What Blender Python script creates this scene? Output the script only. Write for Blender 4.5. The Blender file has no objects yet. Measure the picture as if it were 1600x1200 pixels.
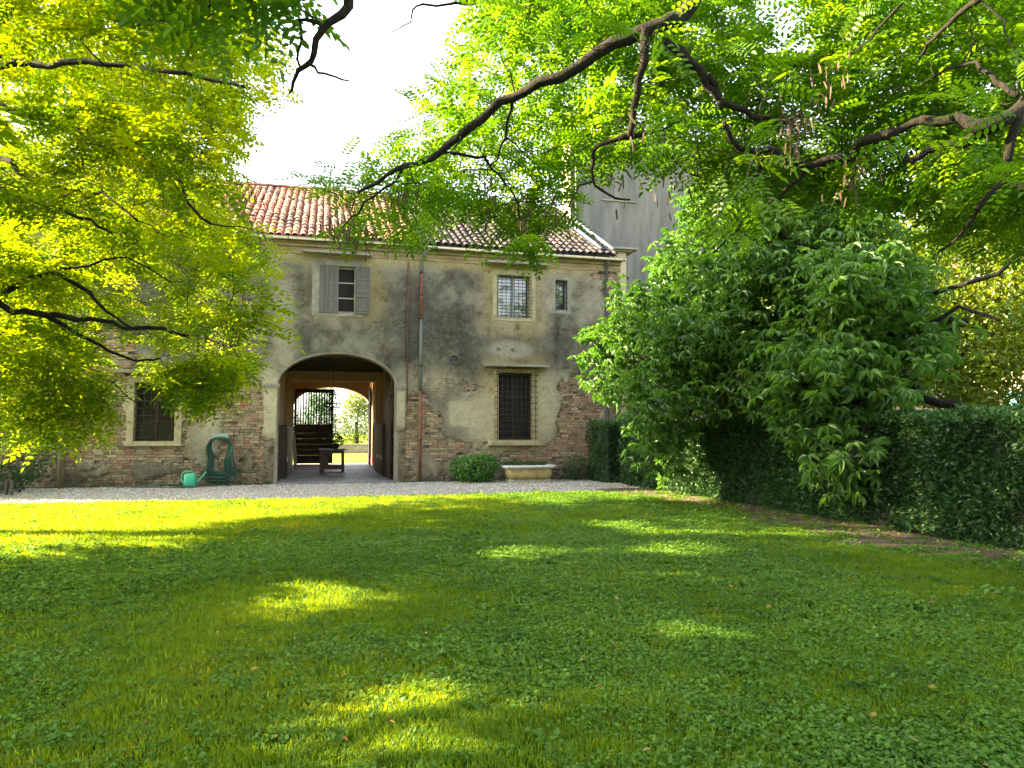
import bpy, math, random
import numpy as np
from math import sin, cos, radians, atan2, pi, sqrt, tan
from mathutils import Vector, Matrix, Euler

random.seed(7)
rng = np.random.default_rng(11)
scene = bpy.context.scene
col = scene.collection

# ------------------------------------------------------------------ camera
FPX = 1155.0
CY, CH = -21.1, 1.42                      # camera stands 21 m in front of the facade (the plane y = 0)
YAW, PITCH = atan2(298, FPX), atan2(75, FPX)
cam_d = bpy.data.cameras.new('camera')
cam = bpy.data.objects.new('camera', cam_d); col.objects.link(cam)
cam.location = (0, CY, CH)
cam.rotation_euler = (pi / 2 + PITCH, 0, -YAW)
cam_d.sensor_width = 36; cam_d.lens = 36 * FPX / 1600
cam_d.clip_start = 0.05; cam_d.clip_end = 2000
scene.camera = cam

# ------------------------------------------------------------------ sky and sun
SUN_EL = radians(25); SUN_A = radians(18.6)                  # the sun stands to the left, a little behind the facade
SUN = np.array([-cos(SUN_A) * cos(SUN_EL), sin(SUN_A) * cos(SUN_EL), sin(SUN_EL)])
world = bpy.data.worlds.new('World'); scene.world = world; world.use_nodes = True
wt = world.node_tree; wt.nodes.clear()
sky = wt.nodes.new('ShaderNodeTexSky'); sky.sky_type = 'NISHITA'; sky.sun_disc = False
sky.sun_elevation = SUN_EL; sky.sun_rotation = atan2(SUN[0], SUN[1])
sky.air_density = 1.0; sky.dust_density = 2.5; sky.ozone_density = 1.0
hs = wt.nodes.new('ShaderNodeHueSaturation'); hs.inputs['Saturation'].default_value = 0.32
bg = wt.nodes.new('ShaderNodeBackground'); bg.inputs['Strength'].default_value = 0.092
wo = wt.nodes.new('ShaderNodeOutputWorld')
wt.links.new(sky.outputs[0], hs.inputs['Color']); wt.links.new(hs.outputs[0], bg.inputs[0]); wt.links.new(bg.outputs[0], wo.inputs[0])
sl = bpy.data.lights.new('sun', 'SUN'); sl.energy = 5.0; sl.angle = radians(0.6); sl.color = (1.0, 0.79, 0.44)
so = bpy.data.objects.new('sun', sl); col.objects.link(so)
so.rotation_euler = Vector(SUN).to_track_quat('Z', 'Y').to_euler(); so.location = (-30, 10, 20)
scene.view_settings.view_transform = 'Standard'; scene.view_settings.look = 'None'
scene.view_settings.gamma = 1; scene.view_settings.exposure = 3.55
scene.view_settings.use_curve_mapping = False
scene.render.engine = 'CYCLES'
scene.cycles.max_bounces = 9; scene.cycles.diffuse_bounces = 5; scene.cycles.transmission_bounces = 7
scene.cycles.use_denoising = True

_f = np.array([sin(YAW) * cos(PITCH), cos(YAW) * cos(PITCH), sin(PITCH)])
_r = np.array([cos(YAW), -sin(YAW), 0.0]); _u = np.cross(_r, _f); CAM = np.array([0, CY, CH])
def at(px, py, depth):                    # the point that stands `depth` metres along the view through a photo pixel
    return CAM + (_f + _r * (px - 800) / FPX + _u * (600 - py) / FPX) * depth
def lat2w(lat, dep, z=0.0):               # metres to the right / ahead of the camera -> world
    return np.array([lat * cos(YAW) + dep * sin(YAW), CY - lat * sin(YAW) + dep * cos(YAW), z])
def w2px(P):
    v = P - CAM; d = v @ _f
    return 800 + FPX * (v @ _r) / d, 600 - FPX * (v @ _u) / d, d

# ------------------------------------------------------------------ tagging and mesh helpers
def tag(o, label=None, cat=None, group=None, kind=None):
    if label: o['label'] = label
    if cat: o['category'] = cat
    if group: o['group'] = group
    if kind: o['kind'] = kind
    return o
def empty(name, loc=(0, 0, 0), rz=0.0):
    o = bpy.data.objects.new(name, None); col.objects.link(o); o.location = loc; o.rotation_euler = (0, 0, rz)
    o.empty_display_size = 0.2
    return o
def link(name, me, parent=None, loc=None, rot=None):
    o = bpy.data.objects.new(name, me); col.objects.link(o)
    if parent is not None: o.parent = parent
    if loc is not None: o.location = loc
    if rot is not None: o.rotation_euler = rot
    return o
def raw_mesh(name, V, F, mat=None, attrs=None, smooth=False):
    """V (n,3), F (m,k) all faces with k corners"""
    V = np.asarray(V, dtype=np.float32); F = np.asarray(F, dtype=np.int32)
    me = bpy.data.meshes.new(name); k = F.shape[1]
    me.vertices.add(len(V)); me.vertices.foreach_set('co', V.ravel())
    me.loops.add(F.size); me.loops.foreach_set('vertex_index', F.ravel())
    me.polygons.add(len(F)); me.polygons.foreach_set('loop_start', np.arange(0, F.size, k, dtype=np.int32))
    me.polygons.foreach_set('loop_total', np.full(len(F), k, dtype=np.int32))
    me.polygons.foreach_set('use_smooth', np.full(len(F), smooth, dtype=bool))
    me.update(calc_edges=True)
    for an, (ty, data) in (attrs or {}).items():
        a = me.attributes.new(an, ty, 'POINT')
        a.data.foreach_set('color' if ty == 'FLOAT_COLOR' else 'value', np.asarray(data, dtype=np.float32).ravel())
    if mat: me.materials.append(mat)
    return me
class MB:
    def __init__(s): s.v = []; s.f = []; s.sm = []
    def add(s, vs, fs, sm=False):
        b = len(s.v); s.v += [tuple(map(float, p)) for p in vs]; s.f += [[b + i for i in f] for f in fs]; s.sm += [sm] * len(fs)
        return s
    def box(s, x0, y0, z0, x1, y1, z1, c=0.0):
        if c <= 0:
            v = [(x0,y0,z0),(x1,y0,z0),(x1,y1,z0),(x0,y1,z0),(x0,y0,z1),(x1,y0,z1),(x1,y1,z1),(x0,y1,z1)]
            return s.add(v, [(0,3,2,1),(4,5,6,7),(0,1,5,4),(1,2,6,5),(2,3,7,6),(3,0,4,7)])
        c = min(c, (x1-x0)/3, (y1-y0)/3, (z1-z0)/3)      # chamfered box
        vs = []; idx = {}
        for i, (x, sx) in enumerate(((x0, 1), (x1, -1))):
            for j, (y, sy) in enumerate(((y0, 1), (y1, -1))):
                for k, (z, sz) in enumerate(((z0, 1), (z1, -1))):
                    for a in range(3):
                        p = [x + sx * c, y + sy * c, z + sz * c]; p[a] = (x, y, z)[a]
                        idx[i, j, k, a] = len(vs); vs.append(p)
        fs = []
        for a in range(3):
            b, c2 = (a + 1) % 3, (a + 2) % 3
            for e in (0, 1):
                q = []
                for (m, n) in ((0,0),(1,0),(1,1),(0,1)):
                    t = [0,0,0]; t[a] = e; t[b] = m; t[c2] = n; q.append(idx[t[0], t[1], t[2], a])
                fs.append(q if e else q[::-1])
            for m in (0, 1):
                for n in (0, 1):
                    t0 = [0,0,0]; t1 = [0,0,0]; t0[a] = 0; t1[a] = 1
                    for t in (t0, t1): t[b] = m; t[c2] = n
                    q = [idx[(*t0, b)], idx[(*t1, b)], idx[(*t1, c2)], idx[(*t0, c2)]]
                    fs.append(q if (m == n) else q[::-1])
        for i in (0,1):
            for j in (0,1):
                for k in (0,1):
                    q = [idx[i,j,k,0], idx[i,j,k,1], idx[i,j,k,2]]
                    fs.append(q if (i + j + k) % 2 == 0 else q[::-1])
        return s.add(vs, fs)
    def tube(s, pts, rad, n=8, cap=True):
        P = [Vector(p) for p in pts]; m = len(P)
        if not hasattr(rad, '__len__'): rad = [rad] * m
        vs = []; prev = None
        for i in range(m):
            t = (P[min(i+1, m-1)] - P[max(i-1, 0)])
            t = t.normalized() if t.length > 1e-9 else Vector((0,0,1))
            if prev is None:
                a = Vector((0,0,1)) if abs(t.z) < 0.9 else Vector((1,0,0)); u = t.cross(a).normalized()
            else:
                u = (prev - t * prev.dot(t)); u = u.normalized() if u.length > 1e-6 else t.orthogonal().normalized()
            prev = u; w = t.cross(u)
            for k in range(n):
                an = 2 * pi * k / n
                vs.append(P[i] + (u * cos(an) + w * sin(an)) * rad[i])
        fs = [(i*n+k, i*n+(k+1)%n, (i+1)*n+(k+1)%n, (i+1)*n+k) for i in range(m-1) for k in range(n)]
        if cap: fs += [tuple(range(n))[::-1], tuple((m-1)*n+k for k in range(n))]
        return s.add(vs, fs, True)
    def lathe(s, prof, n=20, cx=0, cy=0):
        vs = []; fs = []; m = len(prof)
        for r, z in prof:
            for k in range(n): vs.append((cx + r*cos(2*pi*k/n), cy + r*sin(2*pi*k/n), z))
        for i in range(m-1):
            for k in range(n): fs.append((i*n+k, i*n+(k+1)%n, (i+1)*n+(k+1)%n, (i+1)*n+k))
        return s.add(vs, fs, True)
    def prism(s, poly, y0, y1):           # outline in x,z pushed along y
        n = len(poly); vs = [(x, y0, z) for x, z in poly] + [(x, y1, z) for x, z in poly]
        fs = [tuple(range(n)), tuple(range(n, 2*n))[::-1]] + [(i, n+i, n+(i+1)%n, (i+1)%n) for i in range(n)]
        return s.add(vs, fs)
    def mesh(s, name, mat):
        me = bpy.data.meshes.new(name); me.from_pydata(s.v, [], s.f)
        me.polygons.foreach_set('use_smooth', s.sm)
        if mat: me.materials.append(mat)
        me.update(); return me
    def build(s, name, mat, parent=None, loc=None, rot=None):
        return link(name, s.mesh(name, mat), parent, loc, rot)
def box(name, mat, parent, x0, y0, z0, x1, y1, z1, c=0.0):
    return MB().box(x0, y0, z0, x1, y1, z1, c).build(name, mat, parent)

def vn(nx, ny, cx, cy, seed):             # smooth value noise on an nx by ny grid with cx by cy cells
    r = np.random.default_rng(seed); g = r.random((int(cx) + 2, int(cy) + 2))
    u = np.linspace(0, cx, nx, endpoint=False); v = np.linspace(0, cy, ny, endpoint=False)
    iu = u.astype(int); iv = v.astype(int); fu = u - iu; fv = v - iv
    fu = (fu*fu*(3-2*fu))[:, None]; fv = (fv*fv*(3-2*fv))[None, :]
    a = g[np.ix_(iu, iv)]; b = g[np.ix_(iu+1, iv)]; c = g[np.ix_(iu, iv+1)]; d = g[np.ix_(iu+1, iv+1)]
    return (a*(1-fu)+b*fu)*(1-fv) + (c*(1-fu)+d*fu)*fv
def fbm(nx, ny, cx, cy, seed, octv=4, gain=0.55):
    t = 0; am = 1; s = 0
    for o in range(octv):
        t = t + am * vn(nx, ny, cx * 2**o, cy * 2**o, seed + o * 13); s += am; am *= gain
    return t / s
def sstep(a, b, x):
    t = np.clip((x - a) / (b - a), 0, 1); return t*t*(3-2*t)

# ------------------------------------------------------------------ materials
def new_mat(name):
    m = bpy.data.materials.new(name); m.use_nodes = True; nt = m.node_tree; nt.nodes.clear()
    out = nt.nodes.new('ShaderNodeOutputMaterial'); return m, nt, out
def ramp(nt, fac, stops):
    r = nt.nodes.new('ShaderNodeValToRGB'); e = r.color_ramp.elements
    while len(e) > 1: e.remove(e[-1])
    e[0].position = stops[0][0]; e[0].color = (*stops[0][1], 1)
    for p, c in stops[1:]:
        x = e.new(p); x.color = (*c, 1)
    nt.links.new(fac, r.inputs[0]); return r.outputs[0]
def noise(nt, scale, detail=6, rough=0.6, vec=None, dist=0.0):
    n = nt.nodes.new('ShaderNodeTexNoise'); n.inputs['Scale'].default_value = scale; n.inputs['Detail'].default_value = detail
    n.inputs['Roughness'].default_value = rough; n.inputs['Distortion'].default_value = dist
    if vec is None:
        g = nt.nodes.new('ShaderNodeNewGeometry'); vec = g.outputs['Position']
    nt.links.new(vec, n.inputs['Vector']); return n.outputs['Fac']
def mixc(nt, fac, a, b, mode='MIX'):
    m = nt.nodes.new('ShaderNodeMix'); m.data_type = 'RGBA'; m.blend_type = mode
    if isinstance(fac, (int, float)): m.inputs[0].default_value = fac
    else: nt.links.new(fac, m.inputs[0])
    for s, v in ((6, a), (7, b)):
        if isinstance(v, tuple): m.inputs[s].default_value = (*v, 1)
        else: nt.links.new(v, m.inputs[s])
    return m.outputs[2]
def bump(nt, h, dist, strength=1.0):
    b = nt.nodes.new('ShaderNodeBump'); b.inputs['Distance'].default_value = dist; b.inputs['Strength'].default_value = strength
    nt.links.new(h, b.inputs['Height']); return b.outputs[0]
def princ(nt, out, color, rough=0.8, metal=0.0, normal=None, spec=0.5):
    p = nt.nodes.new('ShaderNodeBsdfPrincipled')
    if isinstance(color, tuple): p.inputs['Base Color'].default_value = (*color, 1)
    else: nt.links.new(color, p.inputs['Base Color'])
    p.inputs['Roughness'].default_value = rough; p.inputs['Metallic'].default_value = metal
    p.inputs['Specular IOR Level'].default_value = spec
    if normal is not None: nt.links.new(normal, p.inputs['Normal'])
    nt.links.new(p.outputs[0], out.inputs[0]); return p
def attr(nt, name, ty='GEOMETRY'):
    a = nt.nodes.new('ShaderNodeAttribute'); a.attribute_name = name; a.attribute_type = ty; return a
def mat_noise(name, c1, c2, scale=4, rough=0.8, bd=0.004, bscale=None, metal=0.0, stretch=None, spec=0.4, fine=None):
    m, nt, out = new_mat(name)
    g = nt.nodes.new('ShaderNodeNewGeometry'); vec = g.outputs['Position']
    if stretch:
        mp = nt.nodes.new('ShaderNodeMapping'); mp.inputs['Scale'].default_value = stretch; nt.links.new(vec, mp.inputs[0]); vec = mp.outputs[0]
    n = noise(nt, scale, 7, 0.65, vec)
    c = ramp(nt, n, [(0.32, c1), (0.68, c2)])
    n2 = noise(nt, bscale or scale * 6, 5, 0.7, vec)
    c = mixc(nt, 0.5, c, ramp(nt, n2, [(0.25, (0.45, 0.45, 0.45)), (0.75, (1.0, 1.0, 1.0))]), 'MULTIPLY')
    princ(nt, out, c, rough, metal, bump(nt, n2, bd), spec)
    return m
def mat_attr(name, rough=0.92, fscale=45, bd=0.006, lo=0.55):   # colour from the mesh, with grain and dirt specks
    m, nt, out = new_mat(name)
    a = attr(nt, 'Col').outputs['Color']
    n = noise(nt, fscale, 8, 0.75)
    c = mixc(nt, 1.0, a, ramp(nt, n, [(0.28, (lo, lo, lo)), (0.5, (0.97, 0.97, 0.97)), (0.75, (1.25, 1.22, 1.15))]), 'MULTIPLY')
    n3 = noise(nt, fscale * 0.35, 6, 0.8, dist=0.6)
    c = mixc(nt, ramp(nt, n3, [(0.60, (0, 0, 0)), (0.68, (1, 1, 1))]), c, mixc(nt, 1.0, c, (0.42, 0.40, 0.38), 'MULTIPLY'))
    princ(nt, out, c, rough, 0, bump(nt, n, bd), 0.25); return m
def mat_leaf(name, stops, trans, tmix=0.45, gloss=0.08, rough=0.45, attr_ty='GEOMETRY', posvar=1.2):
    m, nt, out = new_mat(name)
    t = attr(nt, 'tint', attr_ty).outputs['Fac']
    n = noise(nt, posvar, 3, 0.6)
    ad = nt.nodes.new('ShaderNodeMath'); ad.operation = 'MULTIPLY_ADD'; nt.links.new(n, ad.inputs[0]); ad.inputs[1].default_value = 0.5
    sc = nt.nodes.new('ShaderNodeMath'); sc.operation = 'MULTIPLY_ADD'; nt.links.new(t, sc.inputs[0]); sc.inputs[1].default_value = 0.75; sc.inputs[2].default_value = -0.12
    nt.links.new(sc.outputs[0], ad.inputs[2])
    c = ramp(nt, ad.outputs[0], stops)
    d = nt.nodes.new('ShaderNodeBsdfDiffuse'); nt.links.new(c, d.inputs[0])
    tr = nt.nodes.new('ShaderNodeBsdfTranslucent')
    nt.links.new(mixc(nt, 1.0, c, trans, 'MULTIPLY'), tr.inputs[0])
    mx = nt.nodes.new('ShaderNodeMixShader'); mx.inputs[0].default_value = tmix
    nt.links.new(d.outputs[0], mx.inputs[1]); nt.links.new(tr.outputs[0], mx.inputs[2])
    gl = nt.nodes.new('ShaderNodeBsdfGlossy'); gl.inputs['Roughness'].default_value = rough; gl.inputs[0].default_value = (0.9, 0.95, 0.9, 1)
    m2 = nt.nodes.new('ShaderNodeMixShader'); m2.inputs[0].default_value = gloss
    nt.links.new(mx.outputs[0], m2.inputs[1]); nt.links.new(gl.outputs[0], m2.inputs[2]); nt.links.new(m2.outputs[0], out.inputs[0])
    return m

M = {}
def mk_wall():
    m, nt, out = new_mat('aged_plaster'); a = attr(nt, 'Col').outputs['Color']; gh = attr(nt, 'ghost').outputs['Fac']
    n = noise(nt, 22, 9, .8); c = mixc(nt, 1.0, a, ramp(nt, n, [(0.30, (.35,.34,.33)), (0.46, (.92,.92,.92)), (0.58, (1.02,1.02,1.0)), (0.74, (1.35,1.32,1.25))]), 'MULTIPLY')
    n3 = noise(nt, 7, 9, .82, dist=.5)
    c = mixc(nt, ramp(nt, n3, [(0.56, (0,0,0)), (0.64, (.85,.85,.85))]), c, mixc(nt, 1.0, c, (.40,.38,.37), 'MULTIPLY'))
    g = nt.nodes.new('ShaderNodeNewGeometry'); sx = nt.nodes.new('ShaderNodeSeparateXYZ'); nt.links.new(g.outputs['Position'], sx.inputs[0])
    cb = nt.nodes.new('ShaderNodeCombineXYZ'); nt.links.new(sx.outputs[0], cb.inputs[0]); nt.links.new(sx.outputs[2], cb.inputs[1])
    nw = noise(nt, 3, 3, .5); vm_ = nt.nodes.new('ShaderNodeVectorMath'); vm_.operation = 'MULTIPLY_ADD'
    nt.links.new(nw, vm_.inputs[0]); vm_.inputs[1].default_value = (.05,.05,0); nt.links.new(cb.outputs[0], vm_.inputs[2])
    b = nt.nodes.new('ShaderNodeTexBrick'); b.inputs['Scale'].default_value = 1; b.inputs['Brick Width'].default_value = .26; b.inputs['Row Height'].default_value = .0725
    b.inputs['Mortar Size'].default_value = .010; b.inputs['Mortar Smooth'].default_value = .6; b.inputs['Color1'].default_value = (1,.93,.86,1); b.inputs['Color2'].default_value = (.78,.68,.60,1); b.inputs['Mortar'].default_value = (.38,.36,.33,1)
    nt.links.new(vm_.outputs[0], b.inputs['Vector'])
    brk = noise(nt, 5, 6, .7); mu = nt.nodes.new('ShaderNodeMath'); mu.operation = 'MULTIPLY'; nt.links.new(gh, mu.inputs[0]); nt.links.new(ramp(nt, brk, [(0.42,(0,0,0)),(0.58,(1,1,1))]), mu.inputs[1])
    c = mixc(nt, mu.outputs[0], c, mixc(nt, 1.0, c, b.outputs['Color'], 'MULTIPLY'))
    hh = mixc(nt, mu.outputs[0], (.5,.5,.5), b.outputs['Color'])
    b1 = nt.nodes.new('ShaderNodeBump'); b1.inputs['Distance'].default_value = .012; nt.links.new(hh, b1.inputs['Height'])
    b2 = nt.nodes.new('ShaderNodeBump'); b2.inputs['Distance'].default_value = .02; nt.links.new(n, b2.inputs['Height']); nt.links.new(b1.outputs[0], b2.inputs['Normal'])
    princ(nt, out, c, .93, 0, b2.outputs[0], .2); return m
M['wall'] = mk_wall()
def mk_brick():
    m, nt, out = new_mat('old_brick'); a = attr(nt, 'Col').outputs['Color']
    n = noise(nt, 60, 8, .75); c = mixc(nt, 1.0, a, ramp(nt, n, [(0.28, (.6,.6,.6)), (0.5, (.97,.97,.97)), (0.75, (1.3,1.3,1.25))]), 'MULTIPLY')
    g = nt.nodes.new('ShaderNodeNewGeometry'); mp = nt.nodes.new('ShaderNodeMapping'); mp.inputs['Scale'].default_value = (1, 1, 1.8); nt.links.new(g.outputs['Position'], mp.inputs[0])
    n2 = noise(nt, 3.2, 8, .72, mp.outputs[0], .4)      # plaster and lime left on the bricks
    c = mixc(nt, ramp(nt, n2, [(0.42, (0,0,0)), (0.58, (.85,.85,.85))]), c, (.29, .25, .18))
    n3 = noise(nt, 1.7, 8, .7); c = mixc(nt, ramp(nt, n3, [(0.52, (0,0,0)), (0.64, (.75,.75,.75))]), c, (.10, .085, .062))
    princ(nt, out, c, .92, 0, bump(nt, n, .008), .2); return m
M['brick'] = mk_brick()
M['tile'] = mat_attr('clay_tile', fscale=30, bd=0.004, lo=0.55, rough=0.85)
M['body'] = mat_noise('rough_render', (0.16, 0.15, 0.12), (0.30, 0.27, 0.21), 2.0)
M['cream'] = mat_noise('cream_render', (0.48, 0.40, 0.27), (0.62, 0.52, 0.36), 1.5, bd=0.003)
M['pink_plaster'] = mat_noise('warm_plaster', (0.70, 0.42, 0.23), (0.82, 0.55, 0.33), 1.5, bd=0.003)
M['stone'] = mat_noise('window_stone', (0.28, 0.24, 0.135), (0.48, 0.42, 0.27), 5.0, bd=0.006, bscale=25)
M['cornice'] = mat_noise('cornice_plaster', (0.17, 0.12, 0.06), (0.42, 0.33, 0.18), 2.5, bd=0.01, bscale=12, stretch=(.6, 1, 5))
M['slab'] = mat_noise('hood_stone', (0.17, 0.16, 0.135), (0.33, 0.31, 0.26), 4.0, bd=0.006, bscale=30)
M['tallwall'] = mat_noise('grey_cement_render', (0.095, 0.10, 0.095), (0.19, 0.19, 0.17), 1.3, bd=0.006, bscale=9, stretch=(2.2, 2.2, 0.35))
M['wood_dark'] = mat_noise('dark_wood', (0.018, 0.010, 0.006), (0.045, 0.024, 0.013), 5, rough=0.6, stretch=(1, 1, 0.15))
M['wood_ceiling'] = mat_noise('old_boards', (0.035, 0.028, 0.016), (0.08, 0.062, 0.036), 5, rough=0.8, stretch=(0.2, 3, 1))
M['wood_grey'] = mat_noise('weathered_grey_wood', (0.09, 0.085, 0.08), (0.16, 0.15, 0.14), 6, rough=0.85, stretch=(6, 6, 0.3), bd=0.003)
M['wood_table'] = mat_noise('table_wood', (0.06, 0.035, 0.02), (0.14, 0.09, 0.05), 5, rough=0.6, stretch=(1, 1, 0.2))
M['zinc'] = mat_noise('galvanised_gutter', (0.08, 0.10, 0.10), (0.14, 0.16, 0.16), 3, rough=0.8, bd=0.001)
M['zinc_blue'] = mat_noise('blue_grey_pipe', (0.07, 0.11, 0.16), (0.11, 0.16, 0.21), 3, rough=0.5, bd=0.001)
M['pipe_red'] = mat_noise('rust_red_paint', (0.13, 0.035, 0.022), (0.24, 0.075, 0.045), 6, rough=0.7, bd=0.002)
M['pipe_brown'] = mat_noise('rust_brown_paint', (0.11, 0.045, 0.022), (0.22, 0.10, 0.05), 6, rough=0.7, bd=0.002)
M['pipe_dark'] = mat_noise('dark_pipe', (0.035, 0.045, 0.045), (0.07, 0.08, 0.08), 6, rough=0.6, bd=0.001)
M['iron'] = mat_noise('wrought_iron', (0.018, 0.016, 0.015), (0.05, 0.04, 0.034), 20, rough=0.6, bd=0.001, metal=0.3)
M['white_frame'] = mat_noise('old_white_paint', (0.42, 0.42, 0.38), (0.6, 0.6, 0.55), 9, rough=0.6, bd=0.001)
M['grey_frame'] = mat_noise('grey_paint', (0.20, 0.22, 0.23), (0.30, 0.32, 0.33), 9, rough=0.6, bd=0.001)
M['dark'] = mat_noise('dim_room', (0.010, 0.009, 0.008), (0.02, 0.018, 0.016), 2)
def mk_glass():
    m, nt, out = new_mat('window_glass'); n = noise(nt, 1.7, 2, 0.5)
    princ(nt, out, (0.02, 0.025, 0.03), 0.04, 0, bump(nt, n, 0.01, 0.3), 1.0).inputs['IOR'].default_value = 1.7
    return m
M['glass'] = mk_glass()
M['glass_dim'] = mat_noise('dusty_dark_glass', (0.012, 0.012, 0.011), (0.03, 0.03, 0.027), 5, rough=0.12, bd=0.001, spec=0.25)
M['flag'] = mat_noise('flagstone', (0.13, 0.135, 0.145), (0.25, 0.25, 0.255), 2.5, rough=0.55, bd=0.006, bscale=14)
M['mortar'] = mat_noise('floor_joint', (0.07, 0.065, 0.055), (0.13, 0.12, 0.10), 6, rough=0.95)
M['gravel_bed'] = mat_noise('gravel_ground', (0.22, 0.205, 0.19), (0.50, 0.47, 0.44), 38, rough=0.95, bd=0.02, bscale=70)
M['bark'] = mat_noise('dark_bark', (0.006, 0.005, 0.0035), (0.020, 0.014, 0.010), 14, rough=0.95, bd=0.03, bscale=30, stretch=(1, 1, 0.5))
M['pod'] = mat_noise('seed_pod', (0.035, 0.018, 0.010), (0.10, 0.055, 0.03), 14, rough=0.7)
M['can'] = mat_noise('mint_plastic', (0.05, 0.42, 0.26), (0.07, 0.50, 0.32), 6, rough=0.4, bd=0.0005)
M['hose'] = mat_noise('green_hose_rubber', (0.006, 0.045, 0.032), (0.014, 0.085, 0.058), 12, rough=0.42, bd=0.0005)
M['hanger'] = mat_noise('pale_green_bracket', (0.22, 0.30, 0.26), (0.32, 0.42, 0.36), 12, rough=0.5, bd=0.0005)
M['trough_body'] = mat_noise('ochre_trough', (0.30, 0.22, 0.07), (0.52, 0.42, 0.20), 6, rough=0.85, bd=0.01, bscale=22)
M['trough_rim'] = mat_noise('white_rim', (0.50, 0.52, 0.48), (0.72, 0.73, 0.68), 9, rough=0.6, bd=0.002)
M['base_stone'] = mat_noise('pale_stone_base', (0.35, 0.32, 0.24), (0.52, 0.48, 0.38), 6, rough=0.9, bd=0.01)
M['soil'] = mat_noise('leaf_littered_soil', (0.05, 0.038, 0.025), (0.15, 0.115, 0.075), 6, rough=1.0, bd=0.03, bscale=35)
M['paper'] = mat_noise('white_board', (0.6, 0.58, 0.5), (0.75, 0.72, 0.65), 9, rough=0.7)
M['cloth'] = mat_noise('pale_canvas', (0.45, 0.42, 0.38), (0.6, 0.56, 0.5), 9, rough=0.9)
M['garden_stone'] = mat_noise('garden_wall_stone', (0.20, 0.16, 0.12), (0.42, 0.36, 0.28), 3, rough=0.9, bd=0.02)
M['blue'] = mat_noise('blue_shutter_paint', (0.05, 0.22, 0.34), (0.08, 0.30, 0.44), 9, rough=0.6)

GS = [(0.15, (0.018, 0.055, 0.004)), (0.45, (0.045, 0.11, 0.006)), (0.75, (0.085, 0.17, 0.008)), (1.0, (0.17, 0.24, 0.012))]
M['leaf_near'] = mat_leaf('locust_leaf', [(0.1, (0.025, 0.085, 0.006)), (0.5, (0.06, 0.15, 0.008)), (0.85, (0.12, 0.22, 0.012)), (1.0, (0.30, 0.28, 0.02))], (2.3, 1.95, 0.5), 0.64, 0.03)
M['leaf_left'] = mat_leaf('locust_leaf_fine', [(0.1, (0.025, 0.085, 0.006)), (0.45, (0.085, 0.16, 0.006)), (0.85, (0.16, 0.22, 0.008)), (1.0, (0.28, 0.28, 0.012))], (2.9, 2.25, 0.2), 0.68, 0.02)
M['leaf_chest'] = mat_leaf('broad_leaf', [(0.15, (0.026, 0.075, 0.012)), (0.5, (0.055, 0.135, 0.02)), (0.9, (0.10, 0.20, 0.03)), (1.0, (0.17, 0.26, 0.03))], (1.7, 1.7, 0.6), 0.38, 0.03, 0.45)
M['leaf_back'] = mat_leaf('background_leaf', [(0.1, (0.035, 0.085, 0.006)), (0.5, (0.08, 0.14, 0.007)), (1.0, (0.17, 0.20, 0.010))], (2.2, 1.7, 0.3), 0.5, 0.03)
M['leaf_dark'] = mat_leaf('conifer_leaf', [(0.1, (0.015, 0.045, 0.012)), (0.6, (0.035, 0.09, 0.022)), (1.0, (0.06, 0.13, 0.03))], (1.5, 1.5, 0.8), 0.3, 0.04)
M['fallen'] = mat_leaf('dry_leaf', [(0.1, (0.09, 0.05, 0.015)), (0.5, (0.22, 0.14, 0.04)), (1.0, (0.34, 0.28, 0.06))], (1.2, 1.1, 0.6), 0.2, 0.03)
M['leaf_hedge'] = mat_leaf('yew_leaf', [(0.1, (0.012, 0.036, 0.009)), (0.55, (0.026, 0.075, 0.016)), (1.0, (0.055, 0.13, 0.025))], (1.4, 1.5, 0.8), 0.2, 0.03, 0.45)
M['hedge_core'] = mat_noise('hedge_twigs', (0.004, 0.008, 0.003), (0.012, 0.022, 0.007), 12, rough=1)
M['leaf_shrub'] = mat_leaf('shrub_leaf', [(0.1, (0.025, 0.09, 0.008)), (0.5, (0.055, 0.17, 0.012)), (1.0, (0.11, 0.27, 0.02))], (1.6, 1.6, 0.6), 0.35, 0.06)
M['grass'] = mat_leaf('grass_blade', [(0.05, (0.034, 0.10, 0.002)), (0.45, (0.092, 0.205, 0.002)), (0.8, (0.13, 0.235, 0.003)), (1.0, (0.22, 0.24, 0.006))], (2.9, 1.75, 0.2), 0.55, 0.02, 0.5, 'INSTANCER', 0.7)
M['clover'] = mat_leaf('ground_ivy_leaf', [(0.1, (0.024, 0.075, 0.009)), (0.5, (0.082, 0.195, 0.020)), (1.0, (0.15, 0.26, 0.034))], (2.2, 1.6, 0.3), 0.42, 0.025, 0.5, 'INSTANCER', 0.9)
def mk_turf():
    m, nt, out = new_mat('turf_ground')
    n = noise(nt, 0.6, 4, 0.6); n2 = noise(nt, 40, 8, 0.75)
    c = ramp(nt, n, [(0.35, (0.028, 0.075, 0.006)), (0.65, (0.06, 0.12, 0.006))])
    c = mixc(nt, 1.0, c, ramp(nt, n2, [(0.3, (0.35, 0.35, 0.35)), (0.7, (1.3, 1.3, 1.2))]), 'MULTIPLY')
    princ(nt, out, c, 0.95, 0, bump(nt, n2, 0.03), 0.1); return m
M['turf'] = mk_turf()
def mk_turf_far():
    m, nt, out = new_mat('far_turf')
    n2 = noise(nt, 9, 8, 0.75)
    princ(nt, out, ramp(nt, n2, [(0.3, (0.12, 0.17, 0.015)), (0.7, (0.24, 0.28, 0.03))]), 0.95, 0, bump(nt, n2, 0.05), 0.1); return m
M['turf_far'] = mk_turf_far()

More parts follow.
